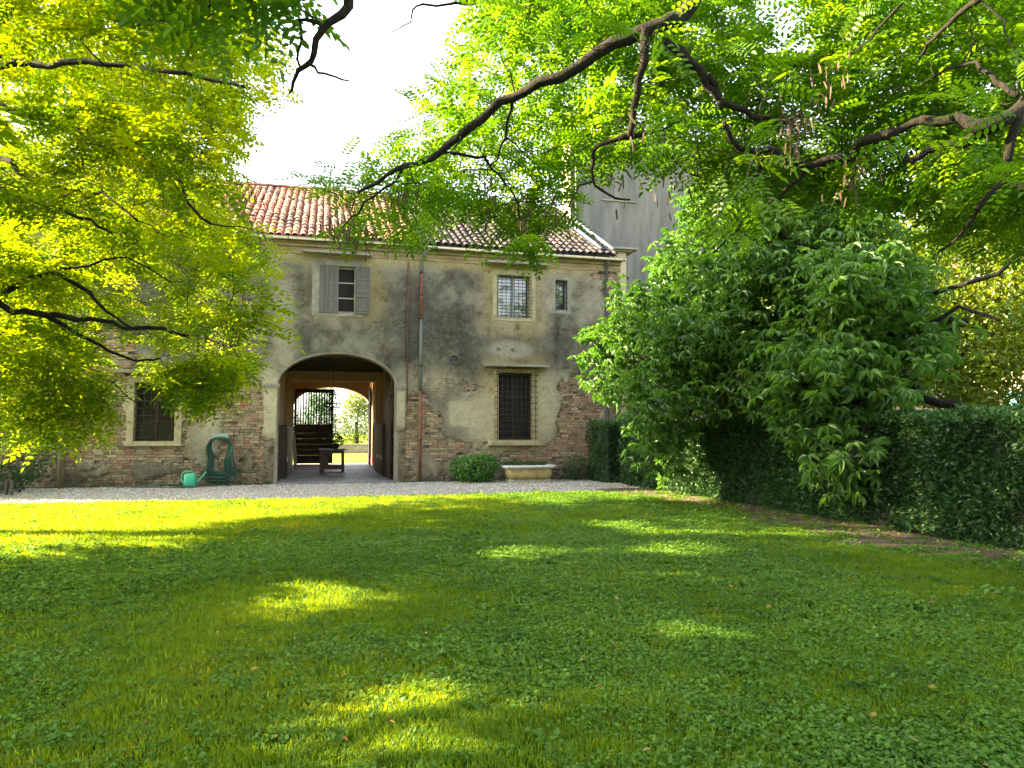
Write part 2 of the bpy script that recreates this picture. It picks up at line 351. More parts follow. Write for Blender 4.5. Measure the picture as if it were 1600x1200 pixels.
# ------------------------------------------------------------------ ground, lawn, gravel, passage floor
def sheet(name, mat, x0, x1, y0, y1, step, z, amp=0.0, seed=1, edge=None):
    nx, ny = max(2, int((x1-x0)/step)+1), max(2, int((y1-y0)/step)+1)
    X, Y = np.meshgrid(np.linspace(x0, x1, nx), np.linspace(y0, y1, ny), indexing='ij')
    Z = np.full_like(X, z)
    if amp: Z += amp * (fbm(nx, ny, max(1, int((x1-x0)/1.5)), max(1, int((y1-y0)/1.5)), seed) - 0.5)
    if edge is not None: X, Y, Z = edge(X, Y, Z)
    V = np.stack([X, Y, Z], -1).reshape(-1, 3)
    i = np.arange((nx-1)*(ny-1)); a = (i // (ny-1)) * ny + i % (ny-1)
    F = np.stack([a, a+ny, a+ny+1, a+1], 1)
    o = link(name, raw_mesh(name, V, F, mat, smooth=True)); tag(o, kind='structure'); return o
g0 = MB(); g0.add([(-500, -500, -0.06), (500, -500, -0.06), (500, 500, -0.06), (-500, 500, -0.06)], [(0, 1, 2, 3)])
tag(g0.build('ground', M['turf_far']), kind='structure')
def lawn_edge(X, Y, Z):                   # ragged far edge against the gravel
    w = 0.07*np.sin(X*3.1) + 0.05*np.sin(X*7.7+1) + 0.03*np.sin(X*19.3)
    top = Y > -5.02
    Y = np.where(top, Y + w, Y); Z = np.where(top, Z - 0.02, Z)
    return X, Y, Z
sheet('lawn', M['turf'], -24, 12, -40, -4.95, 0.25, 0.012, 0.02, 5, lawn_edge)
sheet('gravel_path', M['gravel_bed'], -24, 14, -5.2, 0.05, 0.1, 0.0, 0.025, 9)
def soil_shape(X, Y, Z):
    t = (X - X.min()) / (X.max() - X.min())
    w = 1.35 + 0.3*np.sin(Y*0.9) + 0.18*np.sin(Y*2.3+1) + 0.1*np.sin(Y*6.1)
    return 8.6 - (1-t)*(0.7+w), Y, Z + 0.022*np.sin(t*pi)
sheet('soil_strip', M['soil'], 6, 8.6, -26, -4.0, 0.12, 0.022, 0.02, 21, soil_shape)
sheet('back_lawn', M['turf_far'], -25, 25, 12.6, 60, 1.0, -0.02, 0.05, 31)

def scatter(tv, tf, P, D, N, S, tint, bend=None):
    """copies of a small template at points P with forward D, up N, size S -> verts, faces, tint"""
    D = D / (np.linalg.norm(D, axis=1, keepdims=True) + 1e-9)
    B = np.cross(N, D); B /= (np.linalg.norm(B, axis=1, keepdims=True) + 1e-9)
    N2 = np.cross(D, B)
    V = P[:, None, :] + S[:, None, None] * (tv[None, :, 0, None]*D[:, None] + tv[None, :, 1, None]*B[:, None] + tv[None, :, 2, None]*N2[:, None])
    n, k = len(P), len(tv)
    F = tf[None] + (np.arange(n)*k)[:, None, None]
    return V.reshape(-1, 3), F.reshape(-1, tf.shape[1]), np.repeat(tint, k)
def leaf_obj(name, mat, parts, parent=None, kind='stuff'):
    Vs, Fs, Ts, b = [], [], [], 0
    for V, F, T in parts:
        Vs.append(V); Fs.append(F + b); Ts.append(T); b += len(V)
    me = raw_mesh(name, np.concatenate(Vs), np.concatenate(Fs), mat, {'tint': ('FLOAT', np.concatenate(Ts))})
    o = link(name, me, parent)
    if kind: o['kind'] = kind
    return o
def rdir(n, zs=1.0, zo=0.0):
    v = rng.normal(size=(n, 3)); v[:, 2] = v[:, 2]*zs + zo
    return v / np.linalg.norm(v, axis=1, keepdims=True)

# templates (all quads)
def hexleaf(x0, y0, dx, dy, L, W, z0=0.0, fold=0.15, droop=0.0):
    # leaf lying in the plane, base at (x0,y0), pointing to (dx,dy)
    n = sqrt(dx*dx+dy*dy); dx /= n; dy /= n; sx, sy = -dy, dx
    def p(t, s, z): return (x0+dx*L*t+sx*W*s, y0+dy*L*t+sy*W*s, z0+z-droop*t*t*L)
    v = [p(0,0,0), p(0.35,0.5,fold*W), p(0.75,0.42,fold*W), p(1,0,0), p(0.75,-0.42,fold*W), p(0.35,-0.5,fold*W)]
    return v, [(0,1,2,3), (0,3,4,5)]
def diamond(x0, y0, dx, dy, L, W, z0=0.0, droop=0.0):
    n = sqrt(dx*dx+dy*dy); dx /= n; dy /= n; sx, sy = -dy, dx
    def p(t, s): return (x0+dx*L*t+sx*W*s, y0+dy*L*t+sy*W*s, z0-droop*t*t*L)
    return [p(0,0), p(0.5,0.5), p(1,0), p(0.5,-0.5)], [(0,1,2,3)]
def frond(fine, pairs=7, L=0.26, ll=0.05, lw=0.024):
    v, f = [], []
    def add(vf):
        b = len(v); v.extend(vf[0]); f.extend([tuple(b+i for i in q) for q in vf[1]])
    mk = (lambda *a, **k: hexleaf(*a, **k)) if fine else (lambda *a, **k: diamond(*a, **{q: w for q, w in k.items() if q != 'fold'}))
    for i in range(pairs):
        x = 0.03 + (L-0.03)*i/(pairs-0.4); z = -1.1*x*x
        for s in (1, -1):
            k = 1 - 0.25*abs(i-pairs*0.45)/pairs
            add(mk(x+0.004*s, 0.004*s, 0.35, s, ll*k, lw*k, z0=z, droop=0.12+0.1*random.random()))
    add(mk(L, 0, 1, 0, ll, lw, z0=-1.1*L*L, droop=0.4))
    z = -1.1*L*L
    add(([(0,0.0016,0), (L*0.55,0.0012,-1.1*(L*.55)**2), (L*0.55,-0.0012,-1.1*(L*.55)**2), (0,-0.0016,0)], [(0,1,2,3)]))
    add(([(L*0.55,0.0012,-1.1*(L*.55)**2), (L,0.001,z), (L,-0.001,z), (L*0.55,-0.0012,-1.1*(L*.55)**2)], [(0,1,2,3)]))
    return np.array(v), np.array(f)
FR_F, FR_C = frond(True, 6, 0.25, 0.056, 0.028), frond(False, 4, 0.25, 0.078, 0.045)
FR_B = frond(False, 3, 0.26, 0.115, 0.066)
def palm_leaf(fine=True):                 # palmate / whorled leaf of drooping leaflets
    v, f = [], []
    for k in range(6):
        a = -2.1 + 4.2*k/5; L = 0.18*(1-0.08*abs(k-2.5)); W = 0.062
        vv, ff = hexleaf(0.01*cos(a), 0.01*sin(a), cos(a), sin(a), L, W, fold=0.35, droop=0.55)
        b = len(v); v += vv; f += [tuple(b+i for i in q) for q in ff]
    return np.array(v), np.array(f)
PALM = palm_leaf()
OVAL = tuple(np.array(a) for a in hexleaf(0, 0, 1, 0, 1.0, 0.5, fold=0.25, droop=0.25))
DIA = tuple(np.array(a) for a in diamond(0, 0, 1, 0, 1.0, 0.45, droop=0.2))

# ------------------------------------------------------------------ facade of the old farmhouse
GX0, GX1, GZ1, ST = -9.0, 8.87, 6.62, 0.034
NX, NZ = int((GX1-GX0)/ST)+1, int(GZ1/ST)+1
gx = np.linspace(GX0, GX1, NX); gz = np.linspace(0, GZ1, NZ)
FX, FZ = np.meshgrid(gx, gz, indexing='ij')
n_big = fbm(NX, NZ, 14, 5, 101, 5); n_med = fbm(NX, NZ, 40, 15, 202, 5); n_fin = fbm(NX, NZ, 160, 60, 303, 3)
def blob(x, z, rx, rz, p=2.0): return np.exp(-(np.abs((FX-x)/rx)**p + np.abs((FZ-z)/rz)**p))
bare = np.zeros_like(FX)                 # how strongly the plaster has fallen
for b in [(-3.6,0.7,2.6,0.9,3), (-1.9,1.7,0.9,1.1,3), (-5.8,1.6,0.9,1.3,3), (-3.1,2.0,0.8,0.8,2), (-2.2,2.6,0.8,0.6,2), (-5.2,3.2,0.9,0.7,2),
          (-1.5,0.6,0.5,0.9,3), (2.35,1.0,0.45,1.2,3), (2.7,2.2,0.5,0.6,2), (3.3,0.9,1.0,0.5,3), (3.0,1.6,0.6,0.5,2), (4.4,1.15,0.7,0.35,2),
          (7.4,1.3,1.2,1.1,4), (7.7,2.3,1.0,0.8,3), (8.5,2.8,0.6,1.2,2), (6.9,2.7,0.5,0.4,2), (5.6,0.6,1.6,0.3,2), (8.6,5.9,0.35,0.6,2), (8.2,6.2,0.5,0.15,2),
          (6.6,0.7,0.9,0.4,2), (-7.5,1.2,1.4,1.2,2), (4.3,2.6,0.6,0.35,2)]:
    bare = np.maximum(bare, blob(*b))
for b in [(3.95,1.95,0.55,0.5,6), (-2.9,1.1,0.45,0.6,2), (4.45,2.0,0.7,0.7,3), (6.45,2.2,0.35,1.0,3), (-1.33,2.1,0.2,0.75,6), (2.18,2.1,0.15,0.7,6), (-4.2,0.45,0.5,0.25,2), (2.9,0.55,0.3,0.3,2), (4.4,1.5,0.5,0.4,2)]:
    bare = bare - 1.1*blob(*b)
expose = bare + (n_med-0.5)*1.5 + (n_fin-0.5)*0.5 - 0.50
expose += 0.25*sstep(0.35, 0.05, FZ)
PL = sstep(0.03, -0.03, expose)          # 1 = plaster still on
# plaster colours
def C3(r, g, b): return np.array([r, g, b])[None, None]
grey, light, ochre, dark, cream = C3(.200,.182,.140), C3(.35,.315,.235), C3(.45,.35,.16), C3(.070,.066,.055), C3(.46,.395,.26)
W = lambda m: m[..., None]
c = light*(1-W(sstep(.35,.62,n_big))) + grey*W(sstep(.35,.62,n_big))
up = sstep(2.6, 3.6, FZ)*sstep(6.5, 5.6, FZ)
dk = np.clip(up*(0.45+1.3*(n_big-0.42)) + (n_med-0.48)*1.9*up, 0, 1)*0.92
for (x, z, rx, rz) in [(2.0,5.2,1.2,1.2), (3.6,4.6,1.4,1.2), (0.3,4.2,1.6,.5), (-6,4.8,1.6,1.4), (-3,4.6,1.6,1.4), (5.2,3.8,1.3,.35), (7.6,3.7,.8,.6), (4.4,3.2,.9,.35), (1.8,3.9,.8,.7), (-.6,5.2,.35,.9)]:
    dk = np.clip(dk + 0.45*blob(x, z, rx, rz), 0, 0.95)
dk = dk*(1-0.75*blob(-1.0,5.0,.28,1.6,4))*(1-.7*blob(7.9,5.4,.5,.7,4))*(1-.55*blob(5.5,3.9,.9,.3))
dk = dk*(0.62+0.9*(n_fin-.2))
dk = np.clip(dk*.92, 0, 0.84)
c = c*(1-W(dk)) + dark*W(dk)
oc = np.clip(sstep(6.0, 6.4, FZ) + 0.8*blob(5.5,5.4,1.0,1.15,6) + 0.8*blob(5.55,2.2,1.0,1.5,6) + .6*blob(0.7,5.5,1.05,1.0,6) + .7*blob(-4.2,2.0,.85,1.1,6), 0, 1)
oc *= 0.35 + 0.9*n_big
oc = np.clip(oc, 0, 0.85)
c = c*(1-W(oc)) + ochre*W(oc)
pc = np.clip(1.2*blob(3.95,1.95,.40,.36,8) + blob(4.55,1.8,.5,.9,3) + blob(6.45,2.1,.3,.9,3) + blob(-1.33,2.1,.17,.8,6) + .8*blob(2.18,2.1,.14,.6,6) + .7*blob(-2.9,1.4,.3,.6,2) + .6*blob(3.2,2.9,.6,.3), 0, 1)*0.85
c = c*(1-W(pc)) + (cream*0.8+light*0.2)*W(pc)
low = sstep(0.8, 0.1, FZ)*(0.35+0.9*n_med); low = np.clip(low, 0, .85)
c = c*(1-W(low)) + C3(.075,.065,.048)*W(low)
gr = np.clip((vn(NX, NZ, 60, 3, 77)-.62)*2.2, 0, 1)*up; c = c*(1-.5*W(gr))
# vertical rain streaks and green-white lichen flecks
fl = sstep(.60, .72, .6*vn(NX, NZ, 250, 100, 404)+.4*vn(NX, NZ, 60, 24, 405)); c = c*(1-W(fl*.13*up)) + C3(.40,.37,.30)*W(fl*.13*up)
fl2 = sstep(.57, .64, fbm(NX, NZ, 24, 10, 411, 5))*sstep(.45,.6,n_fin); c = c*(1-W(fl2*.28)) + C3(.36,.32,.24)*W(fl2*.28)
WP = sstep(.2,.7, blob(5.4,3.85,.75,.28)*(.4+1.2*n_med)); c = c*(1-.6*W(WP)) + C3(.42,.40,.33)*.6*W(WP)
mort = C3(.20,.165,.115)*(0.55+0.8*W(n_med)); mort = mort*(1-W(low*.7)) + C3(.09,.075,.055)*W(low*.7)
grime = sstep(.60,.70,fbm(NX, NZ, 90, 40, 505, 3))
mort = mort*(1-.6*W(grime))
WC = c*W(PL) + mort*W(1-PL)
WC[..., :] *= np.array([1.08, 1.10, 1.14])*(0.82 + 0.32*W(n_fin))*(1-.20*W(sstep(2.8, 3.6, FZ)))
GHOST = np.clip(sstep(-.60, -.12, expose) + .75*blob(4.0,2.9,.9,.6) + .7*blob(3.0,2.6,.5,.6) + .6*blob(7.6,3.3,.9,.4) + .5*sstep(.9,.2,FZ), 0, 1)*(1-blob(3.9,1.95,.40,.36,8))
# openings (x0, x1, z0, z1)
WIN = {'W1': (-4.73,-3.72,1.17,2.72), 'W2': (-0.1,1.27-.37,4.75,6.08), 'W3': (5.01,6.0,4.80,6.08), 'W4': (6.77,7.2,5.08,6.02), 'W5': (5.02,6.07,1.17,3.18)}
AXL, AXR, ASP, ATOP = -1.14, 2.04, 2.72, 3.60
ACX, AHW = (AXL+AXR)/2, (AXR-AXL)/2
def arch_z(x, hw=AHW, top=ATOP, sp=ASP): return sp + (top-sp)*np.sqrt(np.clip(1-((x-ACX)/hw)**2, 0, 1))
hole = (FX > AXL-.035) & (FX < AXR+.035) & (FZ < arch_z(FX, AHW+.035, ATOP+.04))
for (a, b, z0, z1) in WIN.values(): hole |= (FX > a) & (FX < b) & (FZ > z0) & (FZ < z1)
hole |= ((FX-3.7)**2 + (FZ-3.5)**2) < 0.13**2
# relief: wall at y = 0 (toward the camera is -y)
RY = -(0.036*PL + 0.014*(n_med-.5) + 0.010*(n_fin-.5))
RY += -0.02*(blob(-1.33,1.3,.2,1.6,12) + blob(2.2,1.3,.16,1.6,12))
RY += 0.012*blob(3.9,1.95,.36,.34,10)
RY += np.where((np.abs(FX-2.36) < .03) & (FZ > 2.2), 0.02, 0)
holes_dark = .6*sstep(.86,.90, fbm(NX, NZ, 60, 26, 606, 2))*(FZ > .3)
RY += 0.05*holes_dark; WC = WC*(1-.6*W(holes_dark))
def wall_mesh(name, i0, i1, parent):
    X = FX[i0:i1]; Z = FZ[i0:i1]; Y = RY[i0:i1]; H = hole[i0:i1]; nx, nz = X.shape
    V = np.stack([X, Y, Z], -1).reshape(-1, 3)
    i = np.arange((nx-1)*(nz-1)); a = (i // (nz-1))*nz + i % (nz-1)
    hh = H[:-1, :-1] & H[1:, :-1] & H[:-1, 1:] & H[1:, 1:]
    a = a[~hh.ravel()]
    F = np.stack([a, a+nz, a+nz+1, a+1], 1)
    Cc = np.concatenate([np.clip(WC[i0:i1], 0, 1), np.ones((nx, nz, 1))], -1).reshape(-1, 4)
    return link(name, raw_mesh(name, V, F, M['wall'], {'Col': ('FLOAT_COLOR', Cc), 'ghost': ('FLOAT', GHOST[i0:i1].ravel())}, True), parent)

BR_COLS = [(.36,.18,.11), (.33,.16,.10), (.40,.22,.14), (.27,.16,.115), (.37,.25,.16), (.22,.14,.11), (.42,.28,.18), (.36,.16,.09), (.17,.12,.09), (.38,.31,.21)]
def brick_verts(L, H, r):
    x, z = L/2, H/2; d = 0.016
    v = [(-x,-d,-z), (x,-d,-z), (x,-d,z), (-x,-d,z)]
    v = [(a+r.uniform(-.008,.008), b+r.uniform(-.006,.006), c_+r.uniform(-.005,.005)) for a, b, c_ in v]
    m = [(p[0]*1.04, -0.008, p[2]*1.1) for p in v]; w = [(p[0]*1.04, 0.03, p[2]*1.1) for p in v]
    return v+m+w, [(0,1,2,3)] + [(i, 4+i, 4+(i+1)%4, (i+1)%4)[::-1] for i in range(4)] + [(4+i, 8+i, 8+(i+1)%4, 4+(i+1)%4)[::-1] for i in range(4)]
BRM = []
rb = random.Random(5)
for k in range(20):
    v, f = brick_verts(0.23 if k % 4 else 0.12, 0.055, rb)
    cc = np.array(BR_COLS[k % 10])*rb.uniform(.8, 1.15)
    BRM.append((raw_mesh('brick', v, f, M['brick'], {'Col': ('FLOAT_COLOR', np.tile([*cc, 1], (len(v), 1)))}), v, f, cc))
def lay_bricks(parent, x0, x1):
    spots = []; row = 0; z = 0.07
    while z < 6.3:
        x = x0 + (0.13 if row % 2 else 0.0) + rb.uniform(-.03, .03)
        while x < x1 - .1:
            k = rb.randrange(20); L = 0.25 if k % 4 else 0.135
            xc = x + L/2; x += L + 0.008
            i = int((xc-GX0)/ST); j = int(z/ST)
            if 0 < i < NX-1 and 0 < j < NZ-1:
                e = expose[i, j]
                nearhole = any(hole[min(NX-1, max(0, i+di)), min(NZ-1, max(0, j+dj))] for di in (-4, 0, 4) for dj in (-1, 1))
                if e > 0.02 and not nearhole and rb.random() < 0.9: spots.append((xc, z + rb.uniform(-.006, .006), k, rb.uniform(-.012, .012), low[i, j], L))
        z += 0.0725; row += 1
    return spots
def place_bricks(parent, x0, x1):
    sp = lay_bricks(parent, x0, x1)
    vis = sorted(sp, key=lambda s: (s[5] < .2, -(s[0] > -6.5), s[4], rb.random()))
    for (x, z, k, ry, _, _) in vis[:295]:
        o = link('brick', BRM[k][0], parent, (x, 0, z), (0, ry, 0))
    V, F, Cc, b = [], [], [], 0
    for (x, z, k, ry, lw, _) in vis[295:]:
        v = np.array(BRM[k][1]) + np.array([x, 0, z]); V.append(v); F += [[b+i for i in q] for q in BRM[k][2]]; b += len(v)
        cc = BRM[k][3]*(1-.65*min(1, lw)); Cc.append(np.tile([*cc, 1], (len(v), 1)))
    if V:
        o = link('brickwork', raw_mesh('brickwork', np.concatenate(V), F, M['brick'], {'Col': ('FLOAT_COLOR', np.concatenate(Cc))}), parent); o['kind'] = 'stuff'

SPLIT = 2.62
left = tag(empty('farmhouse', (0.4, 0, 0)), 'long old farmhouse wing with the big arched gateway and sunlit red tiled roof', 'house', 'wings of the old farmhouse')
right = tag(empty('farmhouse', (5.7, 0, 0)), 'farmhouse wing right of the red downpipe with mossy roof tiles coloured darker for shade and tall barred window', 'house', 'wings of the old farmhouse')
def P(o, parent):                          # keep world placement under a moved empty
    o.parent = parent; o.matrix_parent_inverse = Matrix.Translation(parent.location).inverted(); return o
# children of the houses are built in world coordinates, so let the empties sit at the origin in effect
left.location = (0, 0, 0); right.location = (0, 0, 0)
isp = int((SPLIT-GX0)/ST)
wall_mesh('wall', 0, isp+1, left); wall_mesh('wall', isp, NX, right)
place_bricks(left, GX0+.05, SPLIT); place_bricks(right, SPLIT, 8.85)
# solid bodies behind the weathered skins
DP = 12.0; EV = 6.62; RZ = 10.15
MB().box(-16, 0.02, -.1, GX0, .5, EV).box(-16, .5, -.1, AXL-.35, DP-.4, EV).box(AXR+.35, .5, -.1, SPLIT-.02, DP-.4, EV).box(-16, DP-.4, -.1, AXL, DP, EV).box(AXR, DP-.4, -.1, SPLIT-.02, DP, EV).box(AXL-.35, .5, 3.9, AXR+.35, DP-.4, EV).build('inner_wall', M['body'], left)
MB().box(SPLIT+.02, .5, -.1, 8.85, DP, EV).box(8.55, .06, 0, 8.86, .5, EV).build('inner_wall', M['body'], right)
# eave cornice: corbelled brick courses
for par, a, b in ((left, -16, SPLIT-.01), (right, SPLIT+.01, 8.9)):
    m = MB().box(a, -.06, 6.36, b, .2, 6.43).box(a, -.045, 6.44, b, .2, 6.55).box(a, -.11, 6.56, b, .2, 6.64).box(a, -.16, 6.645, b, .2, 6.72)
    m.build('cornice', M['cornice'], par)
# arch: imposts, edge and soffit
xs = [AXL + (AXR-AXL)*(0.5-0.5*cos(pi*i/28)) for i in range(29)]
m = MB(); v = []; f = []
for x in xs:
    z = float(arch_z(x)); k = 1.045
    xo = ACX + (x-ACX)*1.026; zo = ASP + (z-ASP)*1.0 + 0.05*max(0.25, (z-ASP)/(ATOP-ASP))
    v += [(x, -.05, z), (xo, -.05, zo), (xo, 0.01, zo), (x, .42, z)]
for i in range(28):
    a = i*4; f += [(a, a+4, a+5, a+1), (a+1, a+5, a+6, a+2), (a+3, a+7, a+4, a)]
m.add(v, f, False); m.build('arch_rim', M['cream'] if False else M['body'], left)
for (a, b) in ((AXL-.38, AXL+.04), (AXR-.04, AXR+.3)):
    MB().box(a, -.09, 2.66, b, .1, 2.73).box(a+.02, -.075, 2.61, b-.02, .1, 2.659).build('impost', M['slab'], left)
MB().box(AXL-.08, -.035, 0, AXL+.005, .45, ASP).box(AXR-.005, -.035, 0, AXR+.08, .45, ASP).build('arch_jamb', M['body'], left)

# ---- windows
def hood(par, x0, x1, z, slope=0.0):
    v = [(x0,-.42,z-.01),(x1,-.42,z-.01+slope),(x1,.02,z+.03+slope),(x0,.02,z+.03),(x0,-.42,z+.045),(x1,-.42,z+.045+slope),(x1,.02,z+.10+slope),(x0,.02,z+.10)]
    m = MB().add(v, [(0,3,2,1),(4,5,6,7),(0,1,5,4),(1,2,6,5),(2,3,7,6),(3,0,4,7)])
    return m.build('hood_slab', M['slab'], par)
def window(par, key, fr=.16, sill=True, mat='stone', frame='wood_dark', recess=.18, mull=1, trans=(), pane='glass', proud=.045):
    x0, x1, z0, z1 = WIN[key]
    w = MB().box(x0-fr, -proud, z0, x0+.012, .1, z1, .008).box(x1-.012, -proud, z0, x1+fr, .1, z1, .008).box(x0-fr, -proud-.003, z1-.01, x1+fr, .1, z1+fr, .008).build('window', M[mat], par)
    if sill: MB().box(x0-fr-.02, -.14, z0-.12, x1+fr+.02, .12, z0+.002, .012).build('sill', M[mat], w)
    else: MB().box(x0-fr, -proud-.003, z0-.10, x1+fr, .12, z0+.002, .008).build('sill', M[mat], w)
    MB().box(x0-.01, .08, z0-.01, x0+.002, .5, z1+.01).box(x1-.002, .08, z0-.01, x1+.01, .5, z1+.01).box(x0, .08, z1-.002, x1, .5, z1+.01).box(x0, .08, z0-.01, x1, .5, z0+.004).build('reveal', M[mat], w)
    m = MB(); y = recess
    m.box(x0, y, z0, x0+.05, y+.05, z1).box(x1-.05, y, z0, x1, y+.05, z1).box(x0+.05, y, z0, x1-.05, y+.05, z0+.06).box(x0+.05, y, z1-.06, x1-.05, y+.05, z1)
    mx = (x0+x1)/2
    if mull: m.box(mx-.035, y-.01, z0+.06, mx+.035, y+.05, z1-.06)
    for t in trans:
        z = z0 + (z1-z0)*t
        m.box(x0+.05, y+.005, z-.015, mx-.035 if mull else x1-.05, y+.045, z+.015)
        if mull: m.box(mx+.035, y+.005, z-.015, x1-.05, y+.045, z+.015)
    m.build('frame', M[frame], w)
    for (a, b) in ((x0+.05, mx), (mx, x1-.05)): box('pane', M[pane], w, a, y+.03, z0+.05, b, y+.036, z1-.05)
    return w
def grille(w, key, nv, nh, y=-.02, ov=0.0, rad=.008, ovz=0.0):
    x0, x1, z0, z1 = WIN[key]
    for i in range(nv):
        x = x0 + (x1-x0)*(i+.5)/nv if not ov else x0-ov*.4 + (x1-x0+.8*ov)*i/(nv-1)
        MB().tube([(x, y, z0-ovz), (x, y, z1+ovz)], rad, 5).build('bar', M['iron'], w)
    for j in range(nh):
        z = z0 + (z1-z0)*(j+.5)/nh
        MB().tube([(x0-ov, y-.012, z), (x1+ov, y-.012, z)], rad, 5).build('bar', M['iron'], w)
w1 = window(left, 'W1', .16, frame='wood_dark', pane='glass_dim', recess=.22, trans=(.35,.68)); grille(w1, 'W1', 6, 8); hood(left, -5.2, -3.35, 2.95)
w2 = window(left, 'W2', .20, sill=False, mat='slab', frame='white_frame', recess=.12, mull=0, trans=(.33,.66), pane='dark'); hood(left, -.56, 1.32, 6.36, -.02)
w3 = window(right, 'W3', .16, sill=False, frame='grey_frame', recess=.16); grille(w3, 'W3', 9, 13, -.06, .05, .006, .02); hood(right, 4.6, 6.55, 6.36)
w4 = window(right, 'W4', .07, sill=False, mat='slab', frame='grey_frame', recess=.16, mull=0); grille(w4, 'W4', 4, 6, -.03, 0, .006)
w5 = window(right, 'W5', .13, frame='wood_dark', recess=.25, trans=(.33,.66), pane='dark'); grille(w5, 'W5', 9, 12, -.16, .12, .009, .05); hood(right, 4.6, 6.5, 3.33)
for s in (0, 1):                            # returns of the projecting grille into the wall
    for j in range(12):
        z = 1.17 + 2.01*(j+.5)/12; x = 4.90 if s == 0 else 6.19
        MB().tube([(x, -.172, z), (x, .02, z)], .007, 5).build('bar', M['iron'], w5)
MB().box(4.72, -.20, 1.02, 6.26, .05, 1.165, .02).build('ledge', M['stone'], w5)
# lintel shadow board over the tall window
box('lintel', M['pipe_brown'], w5, 4.85, -.09, 3.27, 6.2, -.05, 3.31)
# shutters of the upper left window
def shutter(x0, x1, y, panelled):
    z0, z1 = 4.73, 6.08
    s = MB()
    if panelled:
        s.box(x0, y, z0, x1, y+.025, z1, .004).build('shutter', M['wood_grey'], w2)
        sh = col.objects[-1] if False else None
        for (a, b) in ((z0+.08, z0+.5), (z0+.58, z0+.98), (z0+1.06, z1-.06)):
            MB().box(x0+.05, y-.014, a, x1-.05, y-.001, a+.03).box(x0+.05, y-.014, b-.03, x1-.05, y-.001, b).box(x0+.05, y-.014, a+.03, x0+.08, y-.001, b-.03).box(x1-.08, y-.014, a+.03, x1-.05, y-.001, b-.03).build('shutter_panel', M['wood_grey'], w2)
    else:
        for a in (z0+.1, z1-.18): box('batten', M['wood_grey'], w2, x0+.02, y+.021, a, x1-.02, y+.036, a+.08)
        n = 4; w = (x1-x0)/n
        for i in range(n):
            MB().box(x0+i*w+.003, y+random.uniform(-.003,.003), z0, x0+(i+1)*w-.003, y+.02, z1, .004).build('board', M['wood_grey'], w2)
shutter(-.10, .42, -.075, False); shutter(.86, 1.27, -.085, True)
# vent
vm = MB()
ring = [(.15, -.012), (.15, -.06), (.118, -.06), (.118, .06)]
vs = []; fs = []
for r, y in ring:
    for k in range(24): vs.append((3.7+r*cos(2*pi*k/24), y, 3.5+r*sin(2*pi*k/24)))
for i in range(3):
    for k in range(24): fs.append((i*24+k, i*24+(k+1)%24, (i+1)*24+(k+1)%24, (i+1)*24+k))
vent = vm.add(vs, fs).build('vent', M['pipe_dark'], right)
box('vent_back', M['dark'], vent, 3.58, .05, 3.38, 3.82, .06, 3.62)
for k in range(5):
    z = 3.42+.04*k; hw = sqrt(max(0, .118**2-(z-3.5)**2))
    MB().add([(3.7-hw,-.03,z-.008),(3.7+hw,-.03,z-.008),(3.7+hw,.01,z+.014),(3.7-hw,.01,z+.014)], [(0,1,2,3)]).add([(3.7-hw,-.027,z-.012),(3.7+hw,-.027,z-.012),(3.7+hw,.013,z+.010),(3.7-hw,.013,z+.010)], [(3,2,1,0)]).build('louvre', M['slab'], vent)

# ---- gutters and downpipes
def gutter(par, x0, x1, z):
    v = []; f = []; n = 9
    for e, x in enumerate((x0, x1)):
        for rr in (.075, .069):
            for k in range(n):
                a = pi + pi*k/(n-1); v.append((x, -.27 + rr*cos(a), z + rr*sin(a)*1.0))
    for l in range(2):
        for k in range(n-1):
            a = l*n+k; b = 2*n+l*n+k; f.append((a, b, b+1, a+1) if l == 0 else (a, a+1, b+1, b))
    f += [(0, n, 3*n, 2*n), (n-1, 3*n-1, 4*n-1, 2*n-1)]
    for e in (0, 2*n):
        for k in range(n-1): f.append((e+k, e+k+1, e+n+k+1, e+n+k))
    g = MB().add(v, f, True)
    g.tube([(x0, -.345, z+.002), (x1, -.345, z+.002)], .009, 6)
    o = g.build('gutter', M['zinc'], par)
    x = x0 + .35
    while x < x1:
        MB().box(x-.012, -.353, z-.082, x+.012, -.19, z-.076).box(x-.012, -.357, z-.08, x+.012, -.353, z+.01).build('bracket', M['iron'], o); x += 0.98
gutter(left, -16, 2.48, 6.76); gutter(right, 2.66, 8.98, 6.72)
dp = MB().tube([(2.80, -.27, 6.66), (2.80, -.26, 6.52), (2.76, -.14, 6.40), (2.74, -.11, 6.28), (2.735, -.11, 5.98)], .045, 10).build('downpipe', M['zinc'], right)
MB().tube([(2.735, -.11, 5.975), (2.73, -.11, 4.66)], .040, 10).build('pipe_length', M['pipe_red'], dp)
MB().tube([(2.73, -.11, 4.655), (2.725, -.11, 2.6)], .044, 10).build('pipe_length', M['zinc'], dp)
MB().tube([(2.725, -.11, 2.595), (2.72, -.11, .02)], .050, 10).build('pipe_length', M['pipe_brown'], dp)
for z in (6.0, 5.35, 4.66, 3.3, 2.62, 1.2): MB().tube([(2.73, -.11, z-.02), (2.73, -.11, z+.02)], .054, 10).build('pipe_clip', M['iron'], dp)
dp = MB().tube([(8.42, -.25, 6.66), (8.42, -.12, 6.5), (8.42, -.09, 6.4), (8.42, -.09, 1.2), (8.42, -.09, .02)], .050, 10).build('downpipe', M['pipe_dark'], right)
for z in (5.9, 4.2, 2.6): MB().tube([(8.42, -.09, z-.02), (8.42, -.09, z+.02)], .06, 10).build('pipe_clip', M['iron'], dp)
MB().tube([(2.36, -.045, 6.3), (2.35, -.045, 4.2), (2.36, -.045, 2.2)], .012, 5).build('cable', M['pipe_brown'], left)
